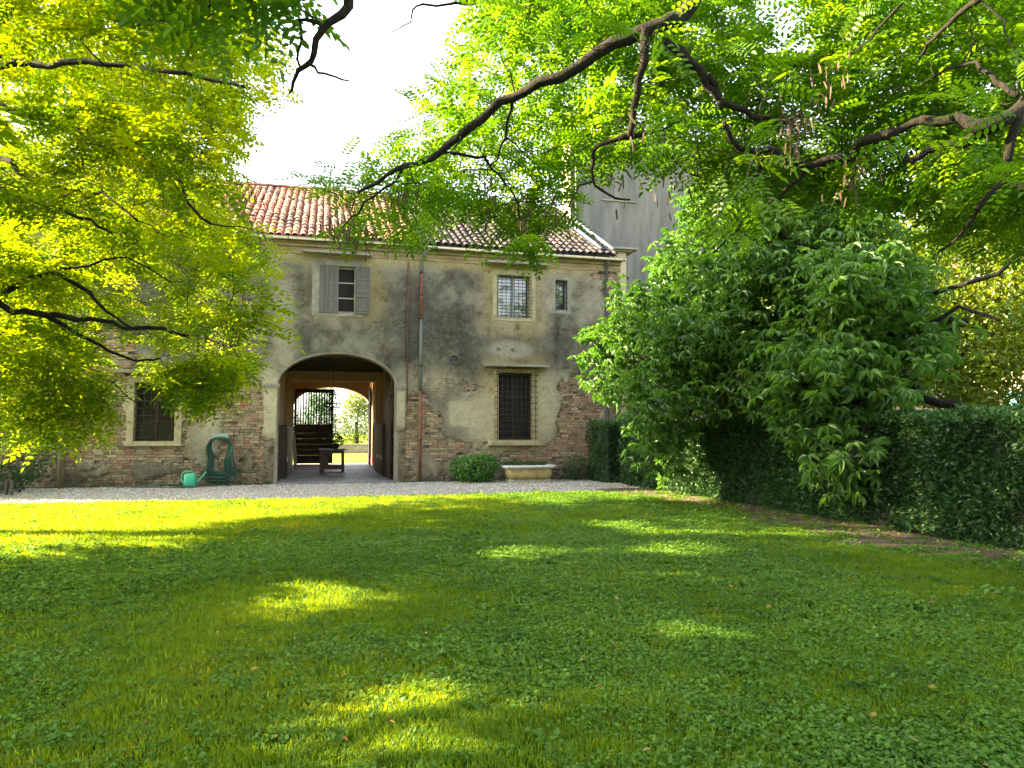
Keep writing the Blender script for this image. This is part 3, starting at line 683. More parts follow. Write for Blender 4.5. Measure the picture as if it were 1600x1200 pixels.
MB().tube([(7.86, -.06, 3.25), (7.86, -.06, 2.3)], .02, 6).build('conduit', M['white_frame'], right)
# pole-like downpipe standing at the far left of the wall
pp = tag(empty('wooden_post', (-6.32, -.16, 0)), 'slender olive brown post standing against the brick wall at its far left', 'post')
MB().tube([(0, 0, 0), (.02, 0, .8), (0, 0, 1.5), (.01, 0, 3.2)], [.085, .08, .078, .07], 10).build('shaft', mat_noise('post_wood', (0.10,0.085,0.04), (0.2,0.17,0.09), 5, stretch=(3,3,.3)), pp)

# ---- roofs of curved clay tiles
SL = atan2(RZ-6.80, 6.0+.30); E0 = np.array([0, -.30, 6.80])
def tile_shape(r):
    n = 6; v = []; f = []
    for (y, rad) in ((0, .088), (.42, .072)):
        for rr in (rad, rad-.014):
            for k in range(n+1):
                a = pi*k/n; v.append((rr*cos(a), y, rr*sin(a)*.85))
    m = n+1
    for k in range(n):
        f.append((k, k+1, 2*m+k+1, 2*m+k)[::-1]); f.append((m+k, m+k+1, 3*m+k+1, 3*m+k)); f.append((k, k+1, m+k+1, m+k))
    return np.array(v), f
TV, TF = tile_shape(0)
def tile_roof(par, x0, x1, cols_, seed, nparts, cutfn=None):
    r = random.Random(seed); meshes = []
    for c_ in cols_:
        cc = np.tile([*c_, 1], (len(TV), 1)); cc[:, :3] *= np.random.default_rng(len(meshes)+seed).uniform(.9, 1.08, (len(TV), 1))
        me = raw_mesh('roof_tile', TV, TF, M['tile'], {'Col': ('FLOAT_COLOR', cc)}, False)
        meshes.append((me, cc))
    spots = []
    ncol = int((x1-x0)/.21); nrow = 18
    for i in range(ncol):
        cd = r.uniform(-.02, .02)
        for j in range(nrow):
            s = j*.385; x = x0+.1+i*.21 + cd*.5 + r.uniform(-.008, .008)
            y = E0[1] + (s+cd)*cos(SL); z = E0[2] + (s+cd)*sin(SL) + .035*sin(x*.9+s)*.6 + r.uniform(0, .012)
            if cutfn and not cutfn(x, y): continue
            k = r.randrange(len(meshes)); spots.append((x, y, z, k, r.uniform(-.05, .05), r.uniform(-.02, .02)))
    spots.sort(key=lambda q: q[1] if q[0] > -3.2 else q[1]+50)
    for (x, y, z, k, rz, rx) in spots[:nparts]:
        link('roof_tile', meshes[k][0], par, (x, y, z), (SL-.03+rx, 0, rz))
    V, F, Cc, b = [], [], [], 0
    for (x, y, z, k, rz, rx) in spots[nparts:]:
        R = np.array(Euler((SL-.03+rx, 0, rz)).to_matrix()); V.append(TV @ R.T + [x, y, z]); F += [[b+q for q in ff] for ff in TF]; b += len(TV); Cc.append(meshes[k][1])
    o = link('roof_tiling', raw_mesh('roof_tiling', np.concatenate(V), F, M['tile'], {'Col': ('FLOAT_COLOR', np.concatenate(Cc))}), par); o['kind'] = 'stuff'
    # channel tiles below, as one corrugated bed
    xs_ = np.arange(x0, x1, .035); nr = 20
    Vb = []
    for s in np.linspace(-.04, 6.98, nr):
        for x in xs_:
            d = -.035*(.5-.5*cos(2*pi*(x-x0-.1)/.21)) - .005
            Vb.append((x, E0[1]+s*cos(SL), E0[2]+s*sin(SL)+d))
    nxx = len(xs_); Fb = [(j*nxx+i, j*nxx+i+1, (j+1)*nxx+i+1, (j+1)*nxx+i) for j in range(nr-1) for i in range(nxx-1)]
    base = np.tile([*(np.array(cols_[0])*.55), 1], (len(Vb), 1))
    link('roof_bed', raw_mesh('roof_bed', Vb, Fb, M['tile'], {'Col': ('FLOAT_COLOR', base)}, True), par)
REDS = [(.36,.15,.10), (.42,.19,.13), (.48,.26,.18), (.31,.13,.09), (.44,.23,.16), (.38,.18,.14), (.50,.30,.20), (.34,.17,.13), (.44,.26,.14), (.15,.11,.10), (.40,.17,.11), (.11,.09,.09)]
MOSS_SHADE = [(.034,.030,.034), (.045,.038,.043), (.058,.047,.050), (.026,.023,.027), (.066,.052,.052), (.085,.060,.055), (.040,.036,.040)]  # mossy tiles, with the shade on this roof put into their colour
tile_roof(left, -12.0, 2.56, REDS, 3, 296)
tile_roof(right, 2.66, 8.78, MOSS_SHADE, 4, 296)
# ridge and rear slopes
for par, a, b, cs in ((left, -16, 2.56, REDS), (right, 2.6, 8.74, MOSS_SHADE)):
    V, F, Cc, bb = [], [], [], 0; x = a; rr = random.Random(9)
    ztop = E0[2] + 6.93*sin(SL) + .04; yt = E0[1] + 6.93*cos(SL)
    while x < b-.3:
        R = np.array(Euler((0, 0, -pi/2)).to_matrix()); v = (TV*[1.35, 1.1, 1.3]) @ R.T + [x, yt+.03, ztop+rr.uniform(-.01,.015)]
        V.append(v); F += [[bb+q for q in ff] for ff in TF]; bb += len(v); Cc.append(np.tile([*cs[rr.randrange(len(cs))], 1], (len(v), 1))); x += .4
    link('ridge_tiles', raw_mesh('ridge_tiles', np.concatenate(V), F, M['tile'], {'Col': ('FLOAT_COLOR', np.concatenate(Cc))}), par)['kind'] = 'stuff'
    MB().add([(a,yt,ztop-.05),(b,yt,ztop-.05),(b,12.4,6.75),(a,12.4,6.75),(a,yt,ztop-.2),(b,yt,ztop-.2),(b,12.4,6.6),(a,12.4,6.6)], [(0,1,2,3),(7,6,5,4),(3,2,6,7),(1,5,6,2),(0,3,7,4)]).build('rear_roof', M['pipe_brown'], par)
    MB().add([(b-.02,-.1,6.6),(b-.02,12,6.6),(b-.02,yt,ztop-.21)], [(0,1,2)]).build('gable', M['body'], par)
    MB().box(a, -.28, 6.715, b, .2, 6.735).build('eave_board', M['wood_ceiling'], par)
# blue-grey conduits lying down the right end of the roof
for dx in (8.28, 8.68):
    pts = [(dx, E0[1]+s*cos(SL)+.02, E0[2]+s*sin(SL)+.14) for s in (0.25, 1.2, 2.4, 3.6, 4.4)]
    MB().tube(pts, .052, 8).build('roof_pipe', M['zinc_blue'], right)

# ---- tall grey house behind, right
tall = tag(empty('tall_house'), 'tall plain grey rendered house rising behind the right end of the old farmhouse', 'house')
MB().box(9.6, 4.3, 0, 21, 7.6, 12.6).box(8.80, 4.3, 0, 9.6, 5.3, 12.6).build('wall', M['tallwall'], tall)
MB().box(8.77, 4.31, 7.0, 8.798, 5.29, 12.59).build('side_wall', M['cream'], tall)  # cream over the house's grey: sunlight on this side put into its colour
MB().box(8.94, .9, 0, 9.5, 4.29, 7.28, .01).build('side_block', M['cream'], tall)
MB().box(8.80, .7, 7.30, 9.85, 4.28, 7.36).box(8.85, .8, 7.24, 9.7, 4.28, 7.295).build('coping', M['slab'], tall)
MB().tube([(8.99, 4.2, 8.6), (8.99, 4.2, 12.4)], .06, 8).build('downpipe', M['pipe_dark'], tall)
MB().box(10.0, 4.25, 10.05, 11.4, 4.299, 10.10).build('ledge', M['slab'], tall)
MB().add([(8.6,4.1,12.6),(21.4,4.1,12.6),(21.4,7.9,12.6),(8.6,7.9,12.6),(9.8,6,13.4),(20,6,13.4)], [(0,1,5,4),(1,2,5),(2,3,4,5),(3,0,4),(3,2,1,0)]).build('roof', M['pipe_brown'], tall)
# pale house further right, glimpsed through the trees
pale = tag(empty('pale_house'), 'pale cream house glimpsed through the sunlit leaves beyond the hedge', 'house')
MB().box(21.5, -9, 0, 30, 10, 7.0).build('wall', mat_noise('pale_render', (0.42,0.34,0.27), (0.55,0.45,0.36), 1.5), pale)
MB().add([(21,-9.5,7),(30.5,-9.5,7),(30.5,10.5,7),(21,10.5,7),(25.7,-9.5,9.2),(25.7,10.5,9.2)], [(0,1,4),(2,3,5),(1,2,5,4),(3,0,4,5),(0,3,2,1)]).build('roof', M['pipe_brown'], pale)
for (y, z) in ((-6, 4.2), (-2, 4.2), (-6, 1.2), (-2, 1.2)):
    w = MB().box(21.42, y, z, 21.5, y+1.0, z+1.5).build('window', M['dark'], pale)
    for ya in (y-.55, y+1.02): box('shutter', M['blue'], w, 21.38, ya, z, 21.42, ya+.53, z+1.5)

# ------------------------------------------------------------------ gateway passage
pf = tag(MB().box(AXL-.02, -.12, -.08, AXR+.02, DP+.2, .035).build('passage_floor', M['mortar']), kind='structure')
rf = random.Random(21)
y = -.25; rowi = 0
while y < DP+.1:
    d = rf.uniform(.55, .8) if y > 0 else .5; x = AXL+.015 - (0.25 if rowi % 2 else 0); x_end = AXR-.015
    x = AXL+.015
    while x < x_end-.05:
        w = min(rf.uniform(.6, 1.2), x_end-x)
        if x_end-(x+w) < .25: w = x_end-x
        MB().box(x+.007, y+.007, -.05, x+w-.007, y+d-.007, .048+rf.uniform(0, .012), .006).build('flagstone', M['flag'], pf)
        x += w
    y += d; rowi += 1
# walls and ceiling inside
IX0, IX1, IZ = AXL-.10, AXR+.10, 3.68
inn = MB().box(IX0-.1, .45, 0, IX0, DP-.4, IZ).box(IX1, .45, 0, IX1+.1, DP-.4, IZ)
inn.build('passage_wall', M['pink_plaster'], left)
for k in range(9):
    w = (IX1-IX0)/9; MB().box(IX0+k*w+.004, .45, IZ+.02, IX0+(k+1)*w-.004, DP-.4, IZ+.05).build('ceiling_board', M['wood_ceiling'], left)
yy = .9
while yy < DP-.7:
    if abs(yy-6.6) > .5: MB().box(IX0, yy, IZ-.10, IX1, yy+.12, IZ+.018, .01).build('ceiling_beam', M['wood_ceiling'], left)
    yy += .72
MB().box(IX0+.002, 6.4, IZ-.42, IX1-.002, 6.8, IZ-.001, .01).build('crossbeam', M['pink_plaster'], left)
MB().box(IX0, 6.4, 0, IX0+.22, 6.8, IZ-.421, .01).box(IX1-.22, 6.4, 0, IX1, 6.8, IZ-.421, .01).build('pilaster', M['pink_plaster'], left)
# far arch wall
fa = MB(); FT, FS = 3.34, 2.45
px_ = [AXL-.02 + (AXR-AXL+.04)*i/24 for i in range(25)]
for y_ , flip in ((DP-.45, False), (DP+.01, True)):
    v = []; f = []
    for x in px_: v += [(x, y_, float(arch_z(np.array(x), AHW+.03, FT, FS))), (x, y_, 3.92)]
    for i in range(24):
        q = (2*i, 2*i+2, 2*i+3, 2*i+1); f.append(q if not flip else q[::-1])
    fa.add(v, f)
v = []; f = []
for x in px_: z = float(arch_z(np.array(x), AHW+.03, FT, FS)); v += [(x, DP-.45, z), (x, DP+.01, z)]
for i in range(24): f.append((2*i, 2*i+1, 2*i+3, 2*i+2))
fa.add(v, f); fa.build('far_arch', M['pink_plaster'], left)
# the far gate: closed slatted leaf, open leaf folded to the right wall
def gate_leaf(par, w, h, slats=13):
    """leaf in x 0..w, z 0..h, thickness .06"""
    lf = MB().box(0, 0, .04, .10, .06, h).box(w-.10, 0, .04, w, .06, h).box(.10, .003, h-.16, w-.10, .057, h).box(.10, .003, h*.485, w-.10, .057, h*.53).box(.10, .003, .04, w-.10, .057, .16).build('gate_leaf', M['wood_dark'], par)
    n = slats; g = (w-.2)/n
    for i in range(n): MB().box(.10+i*g+g*.22, .018, h*.53, .10+i*g+g*.70, .042, h-.16).build('slat', M['wood_dark'], lf)
    zz = .16; nb = 6; bh = (h*.485-.16)/nb
    for i in range(nb): MB().box(.10, .02, zz+i*bh+.001, w-.10, .045, zz+(i+1)*bh-.001).build('board', M['wood_dark'], lf)
    return lf
gt = tag(empty('timber_gate', (AXL+.04, DP-.55, .05)), 'dark timber gate with slatted upper half at the far end of the passage', 'gate')
gate_leaf(gt, 1.60, 3.2)
l2 = gate_leaf(gt, 1.55, 3.2); l2.location = (AXR-AXL-.12, 0, 0); l2.rotation_euler = (0, 0, radians(-91))
gn = tag(empty('timber_gate', (AXR-.03, .5, .05)), 'dark boarded gate leaf folded back against the right side of the near archway', 'gate')
lf = MB().box(0, .06, .03, .06, 1.55, .15).box(0, .06, 1.2, .06, 1.55, 1.32).box(0, .06, 2.35, .06, 1.55, 2.47).build('gate_frame', M['wood_dark'], gn)
lf.location = (-.05, 0, 0)
for k in range(8):
    zt = 2.72 + .85*sqrt(max(0.02, 1-(1-(k+.5)/8)**2)); MB().box(-.09, .02+k*.195, .02, -.055, .02+(k+1)*.195-.006, zt, .004).build('board', M['wood_dark'], gn)
# cupboards along both side walls
def cupboard(x0, x1, y0, y1, h, lab, face):
    c_ = tag(empty('cupboard', ((x0+x1)/2, (y0+y1)/2, .05)), lab, 'cupboard', 'dark cupboards along the passage walls')
    cx_, cy_ = (x0+x1)/2, (y0+y1)/2
    MB().box(x0-cx_, y0-cy_, 0, x1-cx_, y1-cy_, h, .01).build('carcass', M['wood_dark'], c_)
    n = 5; d = (y1-y0)/n; xf = (x1-cx_) if face > 0 else (x0-cx_)
    for i in range(n):
        a, b = sorted((xf, xf+face*.02)); MB().box(a+.001*face, y0-cy_+i*d+.015, .08, b+.001*face, y0-cy_+(i+1)*d-.015, h-.05, .004).build('door', M['wood_dark'], c_)
    a, b = sorted((0 - (x1-x0)/2 - .0, (x1-x0)/2 + .03*1)); MB().box((x0-cx_)-.02*(face < 0), y0-cy_-.02, h, (x1-cx_)+.02*(face > 0), y1-cy_+.02, h+.03).build('top', M['wood_dark'], c_)
    for i in (0, 1, 2) if face < 0 else (0,):
        a, b = sorted((xf+face*.024, xf+face*.032)); MB().box(a, y0-cy_+.15+i*.9, .5, b, y0-cy_+.6+i*.9, .64).build('label_plate', M['paper'], c_)
cupboard(IX0+.01, IX0+.26, 1.6, 6.2, 1.55, 'dark wooden cupboard along the left wall of the passage', 1)
cupboard(IX1-.26, IX1-.01, 2.3, 6.2, 1.62, 'dark wooden cupboard along the right passage wall with small white plates', -1)
para = tag(empty('rolled_parasol', (AXL+.26, 7.3, .05)), 'pale rolled parasol leaning on the left passage wall behind the cupboard', 'parasol')
MB().tube([(0,0,0), (-.02,0,.3), (-.08,0,1.25), (-.10,0,1.35)], [.02,.07,.05,.01], 8).build('canopy', M['cloth'], para)
MB().tube([(-.10,0,1.34), (-.13,0,1.75)], .02, 6).build('pole', M['wood_table'], para)
# table with potted plant
tb = tag(empty('table', (.40, 5.3, .05)), 'heavy dark wooden table standing in the middle of the gateway passage', 'table')
MB().box(-.46, -.33, .74, .46, .33, .79, .008).build('tabletop', M['flag'], tb)
for sx in (-1, 1):
    for sy in (-1, 1):
        x = sx*.34; y_ = sy*.25; w = .045 if sx > 0 else .075
        MB().add([(x-w-sx*-.02, y_-.045, 0), (x+w+sx*.02, y_-.045, 0), (x+w+sx*.02, y_+.045, 0), (x-w+sx*.02, y_+.045, 0), (x-w, y_-.045, .739), (x+w, y_-.045, .739), (x+w, y_+.045, .739), (x-w, y_+.045, .739)],
                 [(0,3,2,1),(4,5,6,7),(0,1,5,4),(1,2,6,5),(2,3,7,6),(3,0,4,7)]).build('leg', M['wood_table'], tb)
MB().box(-.30, -.29, .10, .30, .29, .24, .01).build('lower_box', M['wood_table'], tb)
MB().box(-.30, -.27, .64, .30, -.24, .735).box(-.30, .24, .64, .30, .27, .735).build('apron', M['wood_table'], tb)
MB().box(-.28, -.2, .241, -.13, .2, .72, .01).build('drawer_box', M['wood_table'], tb)
# lantern
ln = tag(empty('lantern', (.37, 4.1, 3.66)), 'openwork iron lantern hanging on a rod from the passage ceiling', 'lantern')
MB().tube([(0,0,0), (0,0,-.86)], .008, 6).build('rod', M['iron'], ln)
m = MB()
rs = [(.16, -1.0), (.235, -1.30), (.235, -1.42)]
for r_, z in rs: m.tube([(r_*cos(2*pi*k/16), r_*sin(2*pi*k/16), z) for k in range(17)], .010, 5, False)
for k in range(6):
    a = 2*pi*k/6; m.tube([(.02*cos(a), .02*sin(a), -.86), (.16*cos(a), .16*sin(a), -1.0), (.235*cos(a), .235*sin(a), -1.30), (.235*cos(a), .235*sin(a), -1.42), (.06*cos(a), .06*sin(a), -1.50)], .010, 5)
m.build('cage', M['iron'], ln)
MB().lathe([(.001,-.80),(.05,-.84),(.055,-.88),(.001,-.90)], 10).build('cap', M['iron'], ln)

# ------------------------------------------------------------------ plants: shrubs, hedges
def shell_leaves(c, r, n, size, zmin=0.02, tmpl=None, shell=0.35, up=0.6, lumps=5, seed=0):
    rr = np.random.default_rng(seed+5); d = rr.normal(size=(n, 3)); d /= np.linalg.norm(d, axis=1, keepdims=True)
    lp = rr.normal(size=(lumps, 3)); lp /= np.linalg.norm(lp, axis=1, keepdims=True)
    k = 0.80 + 0.28*np.max(np.exp(-((1-d @ lp.T)*4.5)), axis=1)
    rad = (1 - shell*rr.random(n)**1.6)*k
    Pp = np.array(c) + d*rad[:, None]*np.array(r)
    Pp = Pp[Pp[:, 2] > zmin]; m = len(Pp); d = (Pp-np.array(c))/np.array(r); 
    D = d + rr.normal(size=(m, 3))*.6; D[:, 2] -= .15; N = np.array([0, 0, up]) + rr.normal(size=(m, 3))*.45 + d*.5
    t = tmpl or OVAL
    tint = np.clip(.35 + .35*rr.random(m) + .25*(Pp[:, 2]-c[2])/r[2], 0, 1)
    return scatter(t[0], t[1], Pp, D, N, size*(.6+.7*rr.random(m)), tint)
def shrub(name, loc, r, n, size, mat, label, cat='shrub', seed=0, stems=6, stem_mat='bark'):
    o = tag(empty(name, loc), label, cat)
    L = [shell_leaves((0, 0, r[2]*.95), r, n, size, seed=seed)]
    leaf_obj('foliage', M[mat], L, o)
    m = MB(); q = random.Random(seed)
    for k in range(stems):
        a = q.uniform(0, 2*pi); e = (r[0]*.6*cos(a), r[1]*.6*sin(a), r[2]*q.uniform(.9, 1.5))
        m.tube([(q.uniform(-.05,.05), q.uniform(-.05,.05), -.02), (e[0]*.4, e[1]*.4, e[2]*.5), e], [.016, .012, .005], 5)
    m.build('stem', M[stem_mat], o); return o
shrub('round_shrub', (4.22, -.62, 0), (.66, .45, .42), 1500, .10, 'leaf_shrub', 'bright green rounded shrub left of the stone trough', seed=1)
shrub('small_shrub', (7.25, -.50, 0), (.42, .32, .40), 700, .06, 'leaf_dark', 'loose olive green shrub between the stone trough and the clipped hedge', seed=2)
shrub('dark_shrub', (-7.3, -1.3, 0), (1.2, .8, .80), 3400, .07, 'leaf_dark', 'dark leafy shrub at the foot of the brick wall, far left beside the post', seed=3)
shrub('dark_shrub', (-8.0, -2.7, 0), (1.25, .9, .50), 2800, .07, 'leaf_dark', 'low dark shrub where the gravel meets the lawn, far left', seed=4)
bn = tag(empty('low_bench', (-6.95, -2.1, 0)), 'low grey slatted rail poking out of the dark shrubs at far left', 'bench')
MB().box(-.45, -.03, .26, .12, .03, .30).build('rail', M['wood_grey'], bn)
MB().box(.12, -.05, 0, .16, .05, .34).build('leg', M['wood_grey'], bn); MB().box(.22, -.05, 0, .26, .05, .34).build('leg', M['wood_grey'], bn)
# planted stone trough
tr = tag(empty('stone_trough', (5.72, -.75, 0)), 'ochre stone trough with a thick white rim under the tall barred window', 'trough')
def rrect(hx, hy, rad, n=6):
    p = []
    for (cx_, cy_, a0) in ((hx-rad, hy-rad, 0), (-hx+rad, hy-rad, pi/2), (-hx+rad, -hy+rad, pi), (hx-rad, -hy+rad, 3*pi/2)):
        for k in range(n+1): a = a0 + pi/2*k/n; p.append((cx_+rad*cos(a), cy_+rad*sin(a)))
    return p
def loft(secs, name, mat, par, cap=True):
    v = []; n = len(secs[0][0])
    for sec, z in secs: v += [(x, y, z) for x, y in sec]
    f = [(i*n+k, i*n+(k+1)%n, (i+1)*n+(k+1)%n, (i+1)*n+k) for i in range(len(secs)-1) for k in range(n)]
    if cap: f += [tuple(range(n))[::-1], tuple((len(secs)-1)*n+k for k in range(n))]
    return MB().add(v, f, True).build(name, mat, par)
loft([(rrect(.62,.26,.14), .10), (rrect(.66,.29,.16), .2), (rrect(.70,.31,.16), .40)], 'basin', M['trough_body'], tr)
loft([(rrect(.70,.31,.16), .401), (rrect(.765,.36,.18), .415), (rrect(.775,.37,.18), .45), (rrect(.765,.36,.18), .485), (rrect(.66,.27,.13), .487), (rrect(.64,.25,.12), .44)], 'rim', M['trough_rim'], tr)
MB().box(-.62, -.24, 0, .62, .24, .099, .02).build('base', M['base_stone'], tr)
MB().box(-.62, -.23, .435, .62, .23, .45).build('soil', M['soil'], tr)
tp = tag(empty('trough_plants', (5.62, -.72, .45)), 'low dark green plants growing in the stone trough', 'plants')
P_ = np.stack([rng.uniform(-.66, .66, 900), rng.uniform(-.24, .24, 900), rng.uniform(0, .13, 900)], 1)
leaf_obj('foliage', M['leaf_dark'], [scatter(OVAL[0], OVAL[1], P_, rdir(900, .5, .2), rdir(900, .4, .9), rng.uniform(.03, .07, 900), rng.random(900))], tp)
# potted plant on the table
pt = tag(empty('potted_plant', (.50, 5.3, .842)), 'dark bushy plant in a pot on the passage table', 'plant')
MB().lathe([(.001,0),(.09,0),(.13,.16),(.14,.17),(.13,.175),(.001,.15)], 14).build('pot', M['pipe_dark'], pt)
leaf_obj('foliage', M['leaf_dark'], [shell_leaves((0, 0, .30), (.27, .25, .24), 500, .07, zmin=.08, seed=9)], pt)

def hedge(name, x0, x1, y0, y1, h, nleaf, label, seed, size=.028):
    o = tag(empty(name, ((x0+x1)/2, (y0+y1)/2, 0)), label, 'hedge', 'clipped dark hedges along the right side')
    cx_, cy_ = (x0+x1)/2, (y0+y1)/2
    rr = np.random.default_rng(seed)
    lx, ly = x1-x0, y1-y0
    MB().box(-lx/2+.09, -ly/2+.09, 0, lx/2-.09, ly/2-.09, h-.09).build('core', M['hedge_core'], o)
    areas = np.array([ly*h, ly*h, lx*h, lx*h, lx*ly]); pr = areas*np.array([1, .35, 1, .5, .9]); pr /= pr.sum()
    side = rr.choice(5, nleaf, p=pr); u = rr.random(nleaf); v = rr.random(nleaf)
    # more leaves on the near stretch
    Pp = np.zeros((nleaf, 3)); Nn = np.zeros((nleaf, 3))
    for s, (ax, sg) in enumerate(((0, -1), (0, 1), (1, -1), (1, 1), (2, 1))):
        k = side == s
        if ax == 0: Pp[k] = np.stack([np.full(k.sum(), sg*lx/2), (u[k]-.5)*ly, v[k]*h], 1)
        elif ax == 1: Pp[k] = np.stack([(u[k]-.5)*lx, np.full(k.sum(), sg*ly/2), v[k]*h], 1)
        else: Pp[k] = np.stack([(u[k]-.5)*lx, (v[k]-.5)*ly, np.full(k.sum(), h)], 1)
        Nn[k, ax] = sg
    wob = .05*np.sin(Pp[:,1]*2.1+1)+.04*np.sin(Pp[:,1]*5.3+Pp[:,2]*3) + .035*np.sin(Pp[:,2]*6.1+Pp[:,0]*4+Pp[:,1]*3.7) + .02*np.sin(Pp[:,1]*17+Pp[:,2]*13)
    dep = rr.random(nleaf)**1.5*.13
    Pp -= Nn*(dep[:, None]) - Nn*wob[:, None]
    Pp[:, 2] = np.maximum(Pp[:, 2], .01)
    D = Nn*.9 + rr.normal(size=(nleaf, 3))*.75 + np.array([0, 0, .35]); Nm = rr.normal(size=(nleaf, 3))*.7 + Nn*.4 + [0, 0, .5]
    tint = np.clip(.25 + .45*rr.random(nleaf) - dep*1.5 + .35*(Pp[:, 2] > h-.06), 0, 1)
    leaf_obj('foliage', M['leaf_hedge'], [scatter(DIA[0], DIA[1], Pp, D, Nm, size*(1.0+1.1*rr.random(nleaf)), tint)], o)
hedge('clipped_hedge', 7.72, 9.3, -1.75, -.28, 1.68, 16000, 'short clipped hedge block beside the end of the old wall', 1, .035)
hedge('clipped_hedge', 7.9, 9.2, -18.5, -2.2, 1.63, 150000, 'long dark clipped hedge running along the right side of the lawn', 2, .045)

# ------------------------------------------------------------------ trees
SUN_H = SUN[:2]/SUN[2]
def shadow_pt(P): return P[:, :2] - SUN_H[None]*P[:, 2:3]       # where a point's shadow falls on the lawn
def to_cam(XY):                                                  # -> lateral, depth in metres
    d = XY - np.array([0, CY]); return d @ np.array([cos(YAW), -sin(YAW)]), d @ np.array([sin(YAW), cos(YAW)])
def gpt(px, py):
    d = _f + _r*(px-800)/FPX + _u*(600-py)/FPX; t = -CH/d[2]; return (CAM + d*t)[:2]
SPOTS = [(490,953,.32), (622,958,.7), (625,930,.5), (515,921,.25), (860,877,.75), (1100,866,.8), (985,825,.7), (1038,838,.45), (1125,916,.4), (1150,1000,.6),
         (1205,985,.3), (745,1105,.9), (840,1128,.8), (640,1150,.3), (905,790,.5), (280,850,.5), (510,806,.8), (745,796,.3), (300,826,.8), (680,1105,.25), (560,1180,.2)]
SPW = [(gpt(a, b), r) for a, b, r in SPOTS]
def keep_light(P, margin=.35):
    """False where a clump would shade the sunlit stretch of lawn or one of the sun flecks"""
    S = shadow_pt(P); la, de = to_cam(S)
    lit = (S[:, 1] > -11.9) & (S[:, 1] < -4.6) & (la < -5.9 + (de-8.2)*.66 - margin*.3)
    k = ~lit
    for c_, r in SPW: k &= ((S[:, 0]-c_[0])**2 + ((S[:, 1]-c_[1])*1.0)**2) > (r*.62+margin*.55)**2
    return k
def in_poly(px, py, poly):
    ins = np.zeros(len(px), bool); n = len(poly)
    for i in range(n):
        x1, y1 = poly[i]; x2, y2 = poly[(i+1) % n]
        c_ = ((y1 > py) != (y2 > py)) & (px < (x2-x1)*(py-y1)/((y2-y1) or 1e-9)+x1); ins ^= c_
    return ins

class Tree:
    def __init__(s, name, base, label, group=None):
        s.o = tag(empty(name, tuple(base)), label, 'tree', group); s.base = np.array(base, float)
        s.nodes = []; s.rad = []; s.par = []; s.path = MB()
    def limb(s, pts, r0, r1, wob=.0, n=8, sub=3):
        Pn = [np.array(p, float) for p in pts]; out = []
        for i in range(len(Pn)-1):             # catmull-rom
            p0, p1, p2, p3 = Pn[max(0,i-1)], Pn[i], Pn[i+1], Pn[min(len(Pn)-1,i+2)]
            for k in range(sub):
                t = k/sub; out.append(.5*((2*p1)+(-p0+p2)*t+(2*p0-5*p1+4*p2-p3)*t*t+(-p0+3*p1-3*p2+p3)*t**3))
        out.append(Pn[-1]); m = len(out)
        for i_ in range(1, m-1):
            L_ = np.linalg.norm(out[i_+1]-out[i_-1]); out[i_] = out[i_] + rng.normal(size=3)*min(.05, L_*.07+wob)
        rr = [r0+(r1-r0)*(i/(m-1))**.8 for i in range(m)]
        rr2 = [r*random.uniform(.92, 1.1) for r in rr]
        s.path.tube([p-s.base for p in out], rr2, n)
        for i, p in enumerate(out): s.nodes.append(p); s.rad.append(rr[i])
    def grow(s, anchors, r_tip=.004, r_max=.03, kmax=.32):
        A = np.array(anchors); nd = np.array(s.nodes); rd = np.array(s.rad)
        d0 = np.min(np.linalg.norm(A[:, None]-nd[None, ::2], axis=2), axis=1) if len(A) < 4000 else None
        order = np.argsort(d0); twig_dir = np.zeros_like(A)
        cap = len(nd) + len(A)*3 + 10; N = np.zeros((cap, 3)); R = np.zeros(cap); n = len(nd); N[:n] = nd; R[:n] = rd
        for i in order:
            a = A[i]; d = np.linalg.norm(N[:n]-a, axis=1) + np.maximum(0, (.006-R[:n]))*30
            j = int(np.argmin(d)); p = N[j]; L = np.linalg.norm(a-p)
            r0 = min(R[j]*.75, r_tip+.012*L, r_max); r0 = max(r0, r_tip)
            mid1 = p + (a-p)*.35 + rng.normal(size=3)*L*.07 + np.array([0, 0, .05*L]); mid2 = p + (a-p)*.7 + rng.normal(size=3)*L*.06 + np.array([0, 0, .04*L])
            s.path.tube([p-s.base, mid1-s.base, mid2-s.base, a-s.base], [r0, r0*.8+r_tip*.2, r0*.5+r_tip*.5, r_tip], 4 if r0 < .012 else 5, False)
            for q, r in ((mid1, r0*.8+r_tip*.2), (mid2, r0*.5+r_tip*.5), (a, r_tip)): N[n] = q; R[n] = r; n += 1
            t = a-mid1; twig_dir[i] = t/(np.linalg.norm(t)+1e-6)
        return twig_dir
    def done(s, barkmat='bark'): s.path.build('trunk', M[barkmat], s.o)

